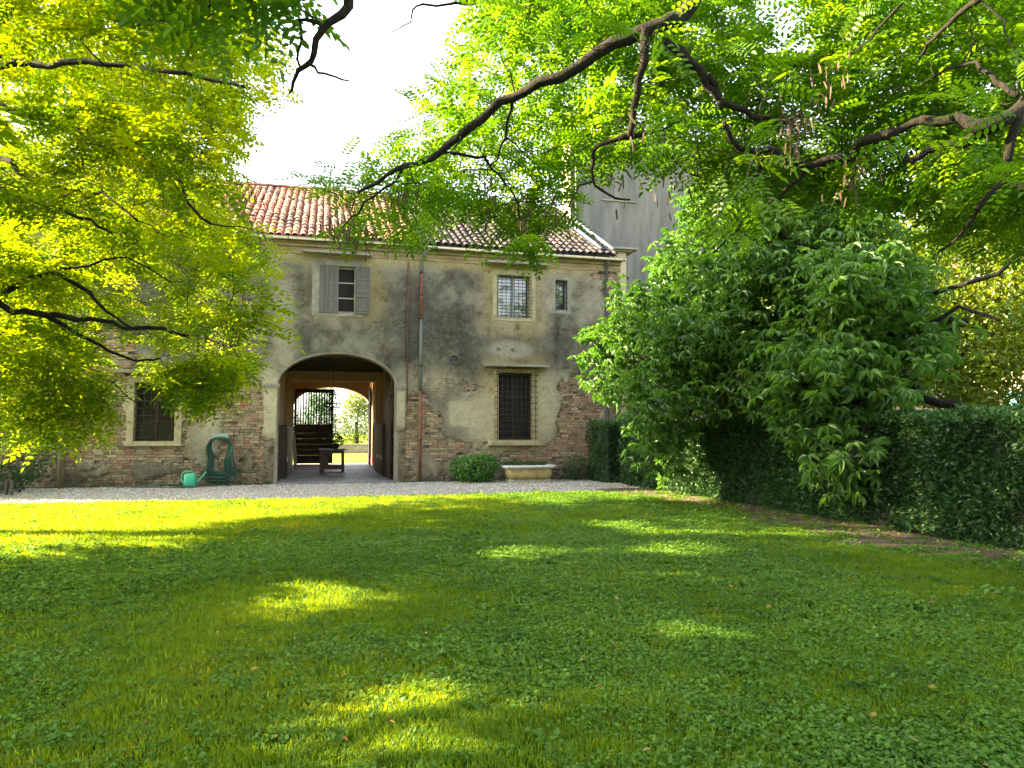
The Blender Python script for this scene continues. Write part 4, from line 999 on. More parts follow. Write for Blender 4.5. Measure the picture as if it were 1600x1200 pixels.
def locust_foliage(tree, A, T, per, spread, tmpl, scale, mat, name='crown', tint0=.0, tintv=1.0, droop=.25, twigs=True):
    n = len(A); idx = np.repeat(np.arange(n), per); m = len(idx)
    T = T.copy(); T[:, 2] = T[:, 2]*.35 - .05; T += rng.normal(size=T.shape)*.25; T /= np.linalg.norm(T, axis=1, keepdims=True)
    t = rng.random(m)*1.0 - .35
    side = np.where(rng.random(m) < .5, 1.0, -1.0)
    up = np.tile([0, 0, 1.0], (m, 1)) + rng.normal(size=(m, 3))*.28
    B = np.cross(up, T[idx]); B /= np.linalg.norm(B, axis=1, keepdims=True)
    Pp = A[idx] + T[idx]*(t*spread)[:, None] + rng.normal(size=(m, 3))*spread*.10
    Dd = T[idx]*(.55+.5*rng.random(m))[:, None] + B*(side*(.4+.6*rng.random(m)))[:, None]; Dd[:, 2] += -droop*rng.random(m) + .12
    Nn = up + rng.normal(size=(m, 3))*.22
    tint = np.clip(np.repeat(rng.random(n), per)*.5 + .5*rng.random(m), 0, 1)*tintv + tint0
    k = keep_light(Pp, .12 if scale < 1.05 else .3 if scale < 1.3 else .75)
    V = scatter(tmpl[0], tmpl[1], Pp[k]-tree.base, Dd[k], Nn[k], scale*(.72+.5*rng.random(k.sum())), tint[k])
    leaf_obj(name, M[mat], [V], tree.o)
def poly_anchors(polys, n, dfun, holes=(), prob_hole=.9):
    out = []; bb = np.array([p for q in polys for p in q]); lo, hi = bb.min(0), bb.max(0); tot = 0
    while tot < n:
        px = rng.uniform(lo[0], hi[0], 4000); py = rng.uniform(lo[1], hi[1], 4000)
        k = np.zeros(4000, bool)
        for q in polys: k |= in_poly(px, py, q)
        for h, pr in holes: k &= ~(in_poly(px, py, h) & (rng.random(4000) < pr))
        px, py = px[k], py[k]; d = dfun(px, py)
        Pw = CAM + (_f[None] + _r[None]*((px-800)/FPX)[:, None] + _u[None]*((600-py)/FPX)[:, None])*d[:, None]
        ok = keep_light(Pw); Pw = Pw[ok]; Pw = Pw[Pw[:, 2] > .35]
        out.append(Pw); tot += len(Pw)
        if len(out) > 200: break
    return np.concatenate(out)[:n]
def ball_anchors(blobs, n, outside=True, polys=()):
    out = []; vol = np.array([b[3]*b[4]*b[5] for b in blobs]); pr = vol/vol.sum(); tot = 0; it = 0
    while tot < n and it < 200:
        it += 1; m = 3000; w = rng.choice(len(blobs), m, p=pr); b = np.array(blobs)[w]
        d = rng.normal(size=(m, 3)); d /= np.linalg.norm(d, axis=1, keepdims=True)
        Pw = b[:, :3] + d*(rng.random(m)**(1/2.2))[:, None]*b[:, 3:6]
        v = Pw-CAM; de = v @ _f; px = 800+FPX*(v @ _r)/np.maximum(de, .01); py = 600-FPX*(v @ _u)/np.maximum(de, .01)
        k = keep_light(Pw) & (Pw[:, 2] > 1.2)
        if outside:
            seen = (de > 0) & (px > -60) & (px < 1660) & (py > -60) & (py < 1260)
            for q_ in polys: seen &= ~in_poly(px, py, q_)
            k &= ~seen
        k &= np.linalg.norm(v, axis=1) > 1.6
        out.append(Pw[k]); tot += k.sum()
    return np.concatenate(out)[:n]

# --- locust on the left, sunlit from the left
bL = lat2w(-8.9, 10.4, 0)
TL = Tree('locust_tree', bL, 'big locust tree at the left edge, its low sprays glowing yellow green in the sun', 'locust trees framing the view')
TL.limb([bL, bL+[.1,0,1.5], bL+[.2,.1,3.5], bL+[.1,.2,6], bL+[.4,.3,9.5]], .27, .10, n=12)
def pl(pts): return [at(*p) for p in pts]
TL.limb([bL+[.15,.05,5.6]] + pl([(-60,130,10.2), (0,104,10), (100,98,9.8), (200,105,9.6), (300,116,9.4), (390,138,9.2)]), .075, .018)
TL.limb(pl([(5,104,10), (-5,60,10), (15,0,9.8), (0,-80,9.7)]), .05, .02)
TL.limb([bL+[.2,.1,4.9]] + pl([(-60,160,10.4), (20,174,10.2), (100,192,10), (170,220,9.9), (228,246,9.8), (275,288,9.7), (330,350,9.5)]), .07, .016)
TL.limb([bL+[.2,.1,4.2]] + pl([(-50,240,10.8), (10,255,10.6), (50,278,10.5), (100,292,10.4), (140,306,10.3), (215,345,10)]), .062, .015)
TL.limb([bL+[.2,.1,3.6]] + pl([(-50,296,9.8), (30,308,9.6), (80,326,9.5), (140,346,9.4), (175,366,9.3)]), .055, .014)
TL.limb([bL+[.2,.1,2.8]] + pl([(-60,472,10.4), (20,446,10.2), (60,432,10.1), (112,434,10), (150,466,9.9), (182,500,9.8), (215,516,9.7)]), .055, .014)
TL.limb([bL+[.2,.1,2.5]] + pl([(-60,474,10), (30,484,9.9), (90,492,9.8), (170,503,9.7), (250,513,9.5), (300,524,9.4), (370,540,9.2)]), .06, .014)
TL.limb(pl([(60,489,9.85), (120,520,10.1), (170,548,10.3), (212,563,10.5), (250,560,10.6)]), .035, .012)
TL.limb([bL+[.1,.1,2.0]] + pl([(-60,540,10.6), (20,562,10.8), (50,588,11), (90,640,11.2)]), .04, .01)
TL.limb(pl([(50,432,10.1), (140,410,10), (200,405,10.1), (290,440,10.2)]), .022, .008)
TL.limb(pl([(170,220,9.9), (230,205,9.7), (300,240,9.4), (380,290,9.2)]), .022, .008)
TL.limb(pl([(0,640,11.2), (60,560,11), (140,580,11), (230,640,11)]), .02, .008)
PLY = [[(-70,-330), (360,-330), (390,-60), (400,60), (440,95), (430,140), (365,185), (350,285), (335,325), (400,355), (405,400), (365,435), (350,475), (420,505), (415,545), (360,570), (345,620),
        (305,620), (285,580), (225,575), (195,555), (140,550), (180,620), (165,648), (95,665), (55,680), (0,715), (-70,730)]]
HOL = [([(135,500),(215,535),(225,600),(150,575)], .97), ([(150,415),(300,430),(330,470),(250,500),(160,470)], .75), ([(375,200),(470,180),(470,300),(400,300)], .9), ([(170,610),(300,610),(300,700),(190,690)], .95),
       ([(345,310),(420,310),(400,350),(350,350)], .6), ([(360,430),(460,430),(460,490),(372,490)], .85)]
def dL(px, py):
    return 9.9 + 6.0*rng.random(len(px))**1.15
aL = poly_anchors(PLY, 1900, dL, HOL)
aL = np.concatenate([aL, poly_anchors([[(-30,555),(135,560),(178,618),(165,655),(90,680),(50,690),(-30,735)], [(235,590),(300,560),(400,545),(390,570),(355,590),(340,622),(300,622)], [(-30,380),(150,380),(130,440),(-30,450)], [(-30,500),(130,505),(130,550),(-30,560)]], 650, lambda px, py: 9.6+5.0*rng.random(len(px)))])
aL = np.concatenate([aL, poly_anchors([[(-30,-60),(360,-60),(400,60),(380,120),(250,110),(120,60),(-30,70)], [(60,150),(200,170),(330,150),(370,230),(340,300),(220,260),(90,230)], [(270,390),(400,390),(420,520),(340,520),(260,470)], [(-30,230),(90,250),(150,330),(60,330),(-30,300)]], 290, lambda px, py: 7.7+1.3*rng.random(len(px)))])
t_ = TL.grow(aL)
locust_foliage(TL, aL, t_, 7, .38, FR_C, 1.08, 'leaf_left')
q = lat2w(-9.5, 11, 8.5); q2 = lat2w(-8.0, 14.2, 8.4); q3 = lat2w(-9.5, 7.9, 6.2); q4 = lat2w(-6.5, 14.2, 5.4)
aL2 = ball_anchors([(*q, 4.0, 2.6, 1.7), (*q2, 4.2, 2.4, 3.6), (*q3, 3.6, 1.5, 2.6), (*q4, 2.2, 2.2, 2.4)], 650, True, PLY)
aL2 = np.concatenate([aL2, ball_anchors([(*lat2w(-8.2, 14.6, 7.6), 2.6, 1.8, 3.0), (*q4, 2.2, 2.0, 2.4)], 300, True, PLY)])
t_ = TL.grow(aL2, kmax=.3)
locust_foliage(TL, aL2, t_, 7, .5, FR_C, 1.25, 'leaf_left', 'outer_crown')
TL.done()
# --- locust standing outside the left of the view, nearer: shades the foreground
bO = lat2w(-9.6, 3.4, 0)
TO = Tree('locust_tree', bO, 'locust tree just outside the left of the view shading the near lawn', 'locust trees framing the view')
TO.limb([bO, bO+[.1,.1,2], bO+[0,.2,5], bO+[.3,.2,8.5]], .24, .07, n=10)
for k in range(7):
    a = 2*pi*k/7; z = 3+k*.5; TO.limb([bO+[0,.1,z], bO+[1.6*cos(a), 1.6*sin(a), z+.8], bO+[3.3*cos(a), 3.3*sin(a), z+1.6]], .07, .015)
q = bO+[0,0,5.6]; q2 = bO+[-3.2,-2.2,5.4]; q3 = bO + [-2, 2.2, 5.5]
q4 = lat2w(-11.5, 6.4, 5.2)
aO = ball_anchors([(*q, 3.8, 3.6, 3.3), (*q2, 3.2, 3, 2.8), (*q3, 3, 2.6, 3), (*q4, 3.4, 1.9, 3.2), (*lat2w(-8.9, 8.5, 4.4), 2.3, 1.0, 2.4), (*lat2w(-8.9, 8.5, 4.4), 2.3, 1.0, 2.4), (*lat2w(-8.9, 8.5, 4.4), 2.3, 1.0, 2.4)], 2100)
t_ = TO.grow(aO); locust_foliage(TO, aO, t_, 9, .55, FR_B, 1.9, 'leaf_left'); TO.done()
# --- locust over the camera from the left rear: the near spray at the top left
bN = lat2w(-3.6, -1.6, 0)
TN = Tree('locust_tree', bN, 'near locust whose dark leafy twig hangs down left of the sky gap', 'locust trees framing the view')
TN.limb([bN, bN+[0,.1,1.5], bN+[.1,.2,3.2], bN+[.3,.5,5.2], bN+[.5,.6,7.5]], .22, .06, n=12)
TN.limb([bN+[.1,.2,3.0]] + pl([(560,-700,2.4), (545,-200,2.6), (538,0,2.7), (505,45,2.72), (483,95,2.75), (462,118,2.8), (452,146,2.85)]), .030, .005)
TN.limb(pl([(545,-200,2.6), (440,-90,2.7), (380,-20,2.8), (300,20,2.9), (215,40,3.0)]), .012, .004)
TN.limb(pl([(505,45,2.72), (470,30,2.8), (466,80,2.85), (470,110,2.9)]), .008, .004)
TN.limb(pl([(483,100,2.75), (510,118,2.7), (545,126,2.68)]), .006, .003)
for k in range(6):
    a = 2*pi*k/6+.4; z = 3.4+k*.55; TN.limb([bN+[.2,.3,z], bN+[1.5*cos(a), 1.5*sin(a), z+.9], bN+[3.0*cos(a), 3.0*sin(a), z+1.6]], .06, .012)
aN = poly_anchors([[(195,-160), (480,-160), (475,20), (478,70), (450,70), (420,40), (400,0), (330,30), (230,40)]], 44, lambda px, py: 2.3+1.1*rng.random(len(px)))
t_ = TN.grow(aN, .002, .008); locust_foliage(TN, aN, t_, 7, .17, FR_F, .82, 'leaf_near', 'crown', tint0=-.05)
q = bN+[0,.4,6.0]; q2 = lat2w(-4, 2, 6.2); q3 = lat2w(0, -2.5, 6.5)
aN2 = ball_anchors([(*q, 3.4, 3.2, 2.2), (*q2, 3.2, 2.6, 2.0), (*q3, 3.4, 2.8, 1.9)], 220)
t_ = TN.grow(aN2); locust_foliage(TN, aN2, t_, 9, .5, FR_B, 1.7, 'leaf_near', 'outer_crown'); TN.done()

# --- big locust on the right whose limbs cross the upper right of the view
bR = lat2w(6.6, 5.2, 0)
TR = Tree('locust_tree', bR, 'large locust on the right whose thick dark limbs arch over the top of the view', 'locust trees framing the view')
TR.limb([bR, bR+[-.1,0,1.2], bR+[-.2,.1,2.6], bR+[-.3,.1,3.6]], .34, .22, n=14)
TR.limb([bR+[-.2,.1,2.6], bR+[.3,.2,5], bR+[.9,.4,8]], .2, .06, n=10)
TR.limb([bR+[-.3,.1,3.5]] + pl([(1500,-420,5.0), (1250,-170,5.0), (1085,-6,5.0), (1030,40,5.0), (950,70,5.1), (872,120,5.2), (800,152,5.3), (738,198,5.4), (690,238,5.5), (650,256,5.6), (605,275,5.7), (560,300,5.8)]), .078, .012, n=10)
TR.limb(pl([(1008,44,5.0), (1006,80,5.0), (1000,125,5.05), (990,170,5.1), (982,216,5.15)]), .036, .020, n=8)
TR.limb(pl([(970,214,5.15), (1005,212,5.2), (1038,203,5.3)]), .024, .018, n=7)
TR.limb(pl([(984,212,5.15), (940,226,5.2), (928,240,5.3), (926,280,5.4), (950,305,5.5), (985,312,5.6)]), .018, .007)
TR.limb(pl([(1030,200,5.3), (1045,235,5.3), (1070,268,5.35), (1090,275,5.4)]), .015, .006)
TR.limb(pl([(1040,60,5.0), (1075,92,5.0), (1100,120,5.05), (1120,155,5.1), (1150,166,5.15), (1190,182,5.2), (1222,190,5.2), (1250,180,5.2)]), .038, .014, n=8)
TR.limb(pl([(1105,118,5.05), (1120,140,5.1), (1126,170,5.1)]), .03, .02, n=7)
TR.limb(pl([(1131,190,5.1), (1140,215,5.15), (1156,230,5.2), (1200,236,5.2), (1240,255,5.2), (1262,258,5.2), (1300,250,5.15), (1330,245,5.1), (1345,225,5.0), (1352,220,4.9), (1400,205,4.8)]), .016, .034, n=8)
TR.limb(pl([(1262,258,5.2), (1245,285,5.3), (1200,318,5.4), (1190,340,5.5)]), .02, .008)
TR.limb(pl([(1190,240,5.2), (1185,270,5.3), (1168,290,5.4), (1166,330,5.5), (1140,370,5.6), (1115,395,5.7)]), .018, .006)
TR.limb([bR+[-.3,.1,2.9]] + pl([(1720,70,4.8), (1620,150,4.6), (1585,178,4.5), (1540,196,4.5), (1490,186,4.6), (1440,192,4.7), (1395,206,4.8)]), .075, .022, n=10)
TR.limb(pl([(1560,190,4.5), (1520,216,4.6), (1470,228,4.7), (1425,248,4.8), (1400,240,4.9), (1385,225,5.0)]), .04, .014, n=7)
TR.limb(pl([(1592,176,4.5), (1575,235,4.5), (1568,280,4.6), (1540,310,4.6), (1525,330,4.7), (1505,365,4.8), (1465,395,5.0)]), .032, .008, n=8)
TR.limb(pl([(1568,286,4.6), (1590,290,4.5), (1630,300,4.4)]), .02, .014)
TR.limb(pl([(1590,150,4.5), (1555,125,4.6), (1525,100,4.7), (1490,104,4.8), (1460,118,4.9)]), .018, .006)
TR.limb(pl([(1530,0,4.2), (1480,35,4.4), (1450,70,4.6), (1435,95,4.8)]), .018, .007)
TR.limb(pl([(1410,5,4.6), (1380,35,4.7), (1350,70,4.8), (1330,85,4.9)]), .012, .005)
TR.limb(pl([(690,238,5.5), (735,240,5.7), (770,262,6.0), (800,300,6.2), (812,350,6.4)]), .016, .006)
TR.limb(pl([(800,152,5.3), (790,210,5.6), (762,262,5.8)]), .014, .006)
TR.limb(pl([(640,260,5.6), (600,290,5.8), (560,330,6.0), (535,355,6.0)]), .014, .005)
TR.limb(pl([(730,0,5.0), (700,8,5.0), (650,10,5.0), (640,35,5.0), (612,50,5.0)]), .012, .003)
PRY = [[(730,-60), (1175,-60), (1180,70), (1275,85), (1275,-60), (1680,-60), (1680,400), (1600,390), (1540,360), (1480,385), (1430,330), (1250,290), (1210,330), (1165,360), (1120,340), (1100,260), (1040,245), (960,250), (890,280),
        (865,350), (850,385), (790,385), (765,345), (735,318), (690,322), (640,378), (600,378), (535,362), (510,320), (495,285), (492,255), (520,240), (570,235), (620,205), (675,165), (715,110), (745,50)]]
HR = [([(560,225),(640,180),(700,230),(600,270)], .5), ([(800,140),(860,130),(870,160),(810,200)], .4), ([(850,90),(950,80),(1000,110),(900,170)], .35), ([(640,30),(700,30),(700,95),(660,130)], .9), ([(620,150),(700,130),(640,240)], .25), ([(465,210),(600,215),(560,300),(470,300)], .35), ([(900,270),(1050,262),(1090,300),(960,310)], .8), ([(700,250),(900,230),(900,300),(720,300)], .3)]
def dR(px, py):
    base = np.interp(px, [450, 700, 1000, 1300, 1600], [5.75, 5.7, 5.25, 5.0, 4.55])
    return base + rng.uniform(.15, 2.6, len(px)) - (rng.random(len(px)) < .04)*1.3 + .5*(py > 300)
aR = poly_anchors(PRY, 1900, dR, HR)
t_ = TR.grow(aR, .0025, .014)
locust_foliage(TR, aR, t_, 5, .24, FR_F, .95, 'leaf_near')
q = lat2w(2.5, 4.5, 7.2); q2 = lat2w(7.5, 5.5, 6.8); q3 = lat2w(3.5, 0.5, 6.8); q4 = lat2w(8, 1, 5.5)
aR2 = ball_anchors([(*q, 4, 3.2, 2.2), (*q2, 3.6, 3.6, 3), (*q4, 2.6, 3, 2.4)], 130)
t_ = TR.grow(aR2); locust_foliage(TR, aR2, t_, 9, .5, FR_B, 1.7, 'leaf_near', 'outer_crown')
# hanging seed pods
podv = np.array([(0,.0,0), (.02,.006,0), (.07,.006,0), (.085,0,0), (.07,-.006,0), (.02,-.006,0)]); podf = np.array([(0,1,2,3), (0,3,4,5)])
def pods(tree, cl):
    Pp = np.concatenate([at(*c_)+rng.normal(size=(k, 3))*[.07,.07,.10] for c_, k in cl]); n = len(Pp)
    D = rng.normal(size=(n, 3))*.22 + [0, 0, -1]
    V, F, T = scatter(podv, podf, Pp-tree.base, D, rdir(n), rng.uniform(.8, 1.25, n), np.zeros(n))
    link('seed_pods', raw_mesh('seed_pods', V, F, M['pod']), tree.o)['kind'] = 'stuff'
pods(TR, [((532,340,5.9), 40), ((545,372,5.9), 22), ((620,300,5.6), 20), ((1240,205,4.9), 40), ((1232,190,4.9), 20), ((880,318,5.3), 20), ((960,290,5.3), 12), ((1028,298,5.4), 8), ((1060,285,5.4), 14), ((820,330,6.2), 30), ((760,300,5.9), 25), ((1330,270,4.9), 20), ((980,205,5.1), 18), ((1300,110,4.7), 25)])
pods(TL, [((350,520,9.2), 40), ((360,620,9.6), 25), ((265,650,10.4), 30), ((130,665,10.8), 25), ((395,300,9.1), 40)])
TR.done()

# --- broad-leaved tree behind the hedge, right
bC = np.array([10.6, -9.0, 0])
TC = Tree('broadleaf_tree', bC, 'dense broad-leaved tree with drooping leaf clusters hanging over the hedge')
TC.limb([bC, bC+[-.1,0,1.2], bC+[-.5,.1,2.4], bC+[-.6,.4,4.4]], .22, .10, n=12)
TC.limb([bC+[-.1,0,1.3]] + pl([(1500,640,11.6), (1440,620,11.8), (1400,565,12.0), (1330,540,12.2), (1270,535,12.4)]), .10, .03, n=8)
TC.limb([bC+[-.2,0,1.6]] + pl([(1480,655,11.4), (1420,660,11.2), (1350,665,11.0), (1330,720,10.6)]), .07, .02, n=8)
TC.limb([bC+[-.5,.1,2.3]] + pl([(1500,500,12), (1400,520,12.5), (1250,500,13.5), (1120,520,14.5), (1000,560,15.5)]), .09, .02, n=8)
TC.limb([bC+[-.5,.2,3.0]] + pl([(1350,420,12.8), (1250,380,13.6), (1150,350,14.4)]), .07, .015, n=8)
TC.limb([bC+[-.5,.2,3.4]] + pl([(1560,420,10.8), (1620,380,10)]), .06, .015, n=8)
TC.limb(pl([(1250,500,13.5), (1150,600,13), (1060,680,13)]), .03, .008)
TC.limb(pl([(1420,520,12), (1500,490,11.4), (1560,500,10.8)]), .05, .02)
def dC(px, py):
    # a domed crown: nearest in its middle, farther to its left
    b = np.interp(px, [900, 1000, 1150, 1300, 1450, 1650], [15.8, 14.4, 12.6, 10.8, 10.8, 10.0]) + np.interp(py, [280, 400, 600, 800], [2.4, 1.2, 0, -.2])
    return b + .55*np.sin(px*.031+py*.017)+.45*np.sin(py*.047-px*.012) + rng.random(len(px))**1.5*2.6
PCY = [[(905,560), (930,515), (985,462), (1030,425), (1052,360), (1075,300), (1180,270), (1320,300), (1400,350), (1440,470), (1490,545), (1420,600), (1385,640), (1365,690), (1350,770), (1315,775), (1295,720), (1235,680),
        (1180,660), (1130,630), (1085,650), (1060,690), (1055,735), (1015,730), (1000,660), (955,610), (925,590)]]
HC = [([(1240,450),(1290,440),(1290,540),(1250,540)], .85), ([(1120,640),(1240,620),(1240,700),(1130,700)], .7), ([(1080,690),(1180,690),(1170,760),(1080,760)], .8), ([(1400,560),(1470,540),(1470,640),(1410,630)], .7), ([(1130,560),(1200,560),(1200,620),(1130,620)], .3)]
def keepall(P, m=0): return np.ones(len(P), bool)
aC = poly_anchors(PCY, 1500, dC, HC)
t_ = TC.grow(aC, .004, .02)
def broad_foliage(tree, A, T, per, scale, mat, spread=.22, name='crown'):
    n = len(A); idx = np.repeat(np.arange(n), per); m = len(idx)
    Pp = A[idx] + rng.normal(size=(m, 3))*spread*[1, 1, .7]
    out = T[idx]*.6 + rng.normal(size=(m, 3))*.6; out[:, 2] = out[:, 2]*.4 - .25
    Nn = np.tile([0, 0, 1.], (m, 1)) + rng.normal(size=(m, 3))*.35 + (CAM-Pp)/np.linalg.norm(CAM-Pp, axis=1, keepdims=True)*.0
    tint = np.clip(np.repeat(rng.random(n), per)*.4 + .5*rng.random(m) + .1, 0, 1)
    leaf_obj(name, M[mat], [scatter(PALM[0], PALM[1], Pp-tree.base, out, Nn, scale*(.7+.55*rng.random(m)), tint)], tree.o)
broad_foliage(TC, aC, t_, 4, 1.0, 'leaf_chest')
q = bC+[-.6,2.2,3.4]
aC2 = ball_anchors([(*q, 2.2, 2.6, 2.2)], 170, outside=False)
t_ = TC.grow(aC2, .006, .03); broad_foliage(TC, aC2, t_, 5, 1.2, 'leaf_chest', .4, 'outer_crown')
TC.done()

# --- background trees
def back_tree(name, base, blobs, n, size, mat, label, seed, trunk_h=None, group='background trees', tmpl=None):
    o = tag(empty(name, base), label, 'tree', group)
    rr = np.random.default_rng(seed); L = []
    for i, b in enumerate(blobs):
        L.append(shell_leaves(b[:3], b[3:6], int(n*b[3]*b[4]/sum(q[3]*q[4] for q in blobs)), size, zmin=.1, shell=.6, lumps=7, seed=seed+i, tmpl=tmpl))
    leaf_obj('crown', M[mat], L, o)
    m = MB(); th = trunk_h or blobs[0][2]
    m.tube([(0,0,0), (.1,0,th*.5), (0,.1,th)], [.2,.16,.08], 9)
    for b in blobs: m.tube([(0,0,th*.45), (b[0]*.5, b[1]*.5, (th*.45+b[2])/2+.2), (b[0], b[1], b[2])], [.09,.06,.02], 6)
    m.build('trunk', M['bark'], o)
back_tree('leafy_tree', (14.5, -3.5, 0), [(0,0,4.6,2.8,2.6,2.0), (-1.6,-1,3.6,1.8,1.8,1.3), (1.5,-2.2,4.2,2.0,2,1.8), (.5,.5,6.6,2,2,1.6)], 9000, .15, 'leaf_back', 'sunlit yellow green tree seen through the branches beyond the hedge', 40)
back_tree('leafy_tree', (16.2, -5.4, 0), [(0,0,5.4,2.9,2.6,2.6), (-1.5,-1.0,3.4,1.9,1.8,1.7), (.6,-1.2,7.6,2.2,2,1.8)], 22000, .15, 'leaf_back', 'tall yellow green tree behind the hedge near the right edge', 50)
back_tree('leafy_tree', (15.9, -9.0, 0), [(0,0,3.8,2.0,2.2,2.2), (.6,0,6.2,2.2,2.2,1.8), (-1.2,.6,2.4,1.2,1.2,1.2)], 15000, .13, 'leaf_back', 'yellow green tree behind the hedge at the very right edge of the view', 55)
back_tree('leafy_tree', (12.8, -1.0, 0), [(0,0,6.2,1.9,1.8,1.6), (-.8,-.6,5.0,1.3,1.2,1.1), (.9,-.5,7.6,1.3,1.3,1.1)], 6000, .12, 'leaf_back', 'light green tree in front of the tall grey wall', 60)
# behind the gateway
back_tree('garden_tree', (-6.4, 33, 0), [(0,0,2.0,1.7,1.5,1.9), (.6,0,3.3,1.0,1.0,1.0)], 5000, .16, 'leaf_back', 'bright yellow bush left in the garden view through the gateway', 70, group='garden trees beyond the gateway')
back_tree('garden_tree', (-3.0, 34, 0), [(0,0,2.0,1.5,1.5,1.9), (-.4,0,3.2,.9,.9,1.0)], 5000, .16, 'leaf_back', 'bright yellow green bush in the middle of the garden view', 75, group='garden trees beyond the gateway')
back_tree('garden_tree', (-.2, 36, 0), [(0,0,2.2,1.6,1.5,2.2), (.3,0,4.0,1.1,1.0,1.3)], 5000, .14, 'leaf_dark', 'dark green conical tree right in the garden view', 80, group='garden trees beyond the gateway')
back_tree('garden_tree', (2.6, 37, 0), [(0,0,2.2,1.8,1.6,2.2), (.3,0,3.8,1.2,1.2,1.2)], 4000, .16, 'leaf_back', 'pale green tree at the right side of the garden view', 85, group='garden trees beyond the gateway')
back_tree('garden_tree', (-8.8, 40, 0), [(0,0,2.6,2.8,2,2.4)], 4000, .2, 'leaf_dark', 'dark tree farthest left behind the garden bushes', 88, group='garden trees beyond the gateway')
gw = tag(empty('garden_wall', (-2, 30.5, 0)), 'low stone wall across the sunny garden beyond the gateway', 'wall')
MB().box(-12, 0, -.05, 14, .35, .55).build('masonry', M['garden_stone'], gw); MB().box(-12.03, -.04, .551, 14.03, .39, .62).build('coping', M['base_stone'], gw)

# ------------------------------------------------------------------ watering can, hose, board
wc = tag(empty('watering_can', (-3.24, -.50, 0)), 'mint green plastic watering can standing by the coiled hose', 'watering can')
loft([(rrect(.14,.10,.09), 0.015), (rrect(.15,.11,.09), .03), (rrect(.15,.11,.09), .30), (rrect(.13,.09,.08), .345), (rrect(.07,.06,.05), .36)], 'body', M['can'], wc)
MB().tube([(.13,0,.10), (.20,0,.16), (.36,0,.36)], [.030,.022,.014], 8).build('spout', M['can'], wc)
MB().lathe([(.012,0),(.035,.03),(.036,.036),(.001,.038)], 12).build('rose', M['can'], wc, (.358,0,.355), (0, radians(38), 0))
MB().tube([(.08,0,.35), (.02,0,.41), (-.10,0,.42), (-.19,0,.36), (-.21,0,.22), (-.17,0,.10), (-.14,0,.08)], .014, 8).build('handle', M['can'], wc)
MB().tube([(.10,0,.30), (.25,0,.30)], .008, 6).build('brace', M['can'], wc)
hg = tag(empty('hose_hanger', (-2.58, -.04, 1.28)), 'pale green metal hose bracket fixed on the brick wall', 'hose hanger')
v = []; f = []
for i in range(9):
    a = radians(150-120*i/8); x = .25*cos(a)*1.05; z = -.08+.15*sin(a)
    v += [(x, -.16, z), (x, .01, z), (x, .01, z-.012), (x, -.16, z-.012)]
for i in range(8):
    a = i*4; f += [(a, a+4, a+5, a+1), (a+2, a+6, a+7, a+3), (a, a+3, a+7, a+4)]
MB().add(v, f, True).build('saddle', M['hanger'], hg); MB().box(-.20, -.175, -.04, .20, -.155, .10, .006).build('front_plate', M['hanger'], hg)
hs_ = tag(empty('garden_hose', (-2.58, -.12, 0)), 'dark green garden hose hung in long loops on the wall bracket', 'hose')
rh = random.Random(3)
for k in range(18):
    off = rh.uniform(-.05, .05); qk = (k % 6)/5; wl = .08+.16*qk+rh.uniform(-.03,.03); wr = .06+.24*qk+rh.uniform(-.03,.03); bot = .34-.30*qk+rh.uniform(-.03,.04); pts = []
    yv = -.01 - .009*k
    wr += .10; wl += .08; P0 = [(0,1.34-.006*k), (.14+off,1.29-.004*k), (.24+.008*k-.04,1.05), (wr*.85,.65), (wr+.02,.35), (wr*.8,bot+.06), (wr*.35,bot), (0,bot+.02), (-wl*.9,bot+.03), (-wl-.02,.32), (-wl*.93,.7), (-.22-.006*k,1.05), (-.14+off,1.29-.004*k)]
    n = len(P0)
    for i in range(n):
        p0, p1, p2, p3 = [np.array(P0[(i+d) % n]) for d in (-1, 0, 1, 2)]
        for t in (0, .33, .66):
            q = .5*((2*p1)+(-p0+p2)*t+(2*p0-5*p1+4*p2-p3)*t*t+(-p0+3*p1-3*p2+p3)*t**3); pts.append((q[0], yv+rh.uniform(-.004,.004), q[1]))
    pts.append(pts[0]); MB().tube(pts, .0125, 6, False).build('hose_loop', M['hose'], hs_)
h2 = tag(empty('garden_hose', (-3.3, -.75, 0)), 'loose green hose end trailing over the gravel past the watering can', 'hose')
pts = [(1.0,.35,.06), (.6,.2,.035), (.2,-.05,.03), (-.1,-.12,.03), (-.3,.0,.03), (-.1,.12,.04), (.15,.0,.05), (.3,-.18,.03), (.05,-.25,.03), (-.5,-.05,.03), (-.9,.12,.03), (-1.3,.2,.03)]
MB().tube(pts, .014, 6).build('hose_run', M['hose'], h2)
bd_ = tag(empty('wooden_plank', (-2.75, -.28, .01)), 'flat brown plank on the ground under the coiled hose', 'plank')
MB().box(-.55, -.12, 0, .55, .1, .04, .006).build('board', M['pipe_brown'], bd_)
bd2 = tag(empty('wooden_plank', (-4.55, -.28, .01)), 'weathered grey plank at the foot of the wall, left of the watering can', 'plank')
MB().box(-.5, -.06, 0, .5, .06, .04, .006).build('board', M['wood_grey'], bd2)

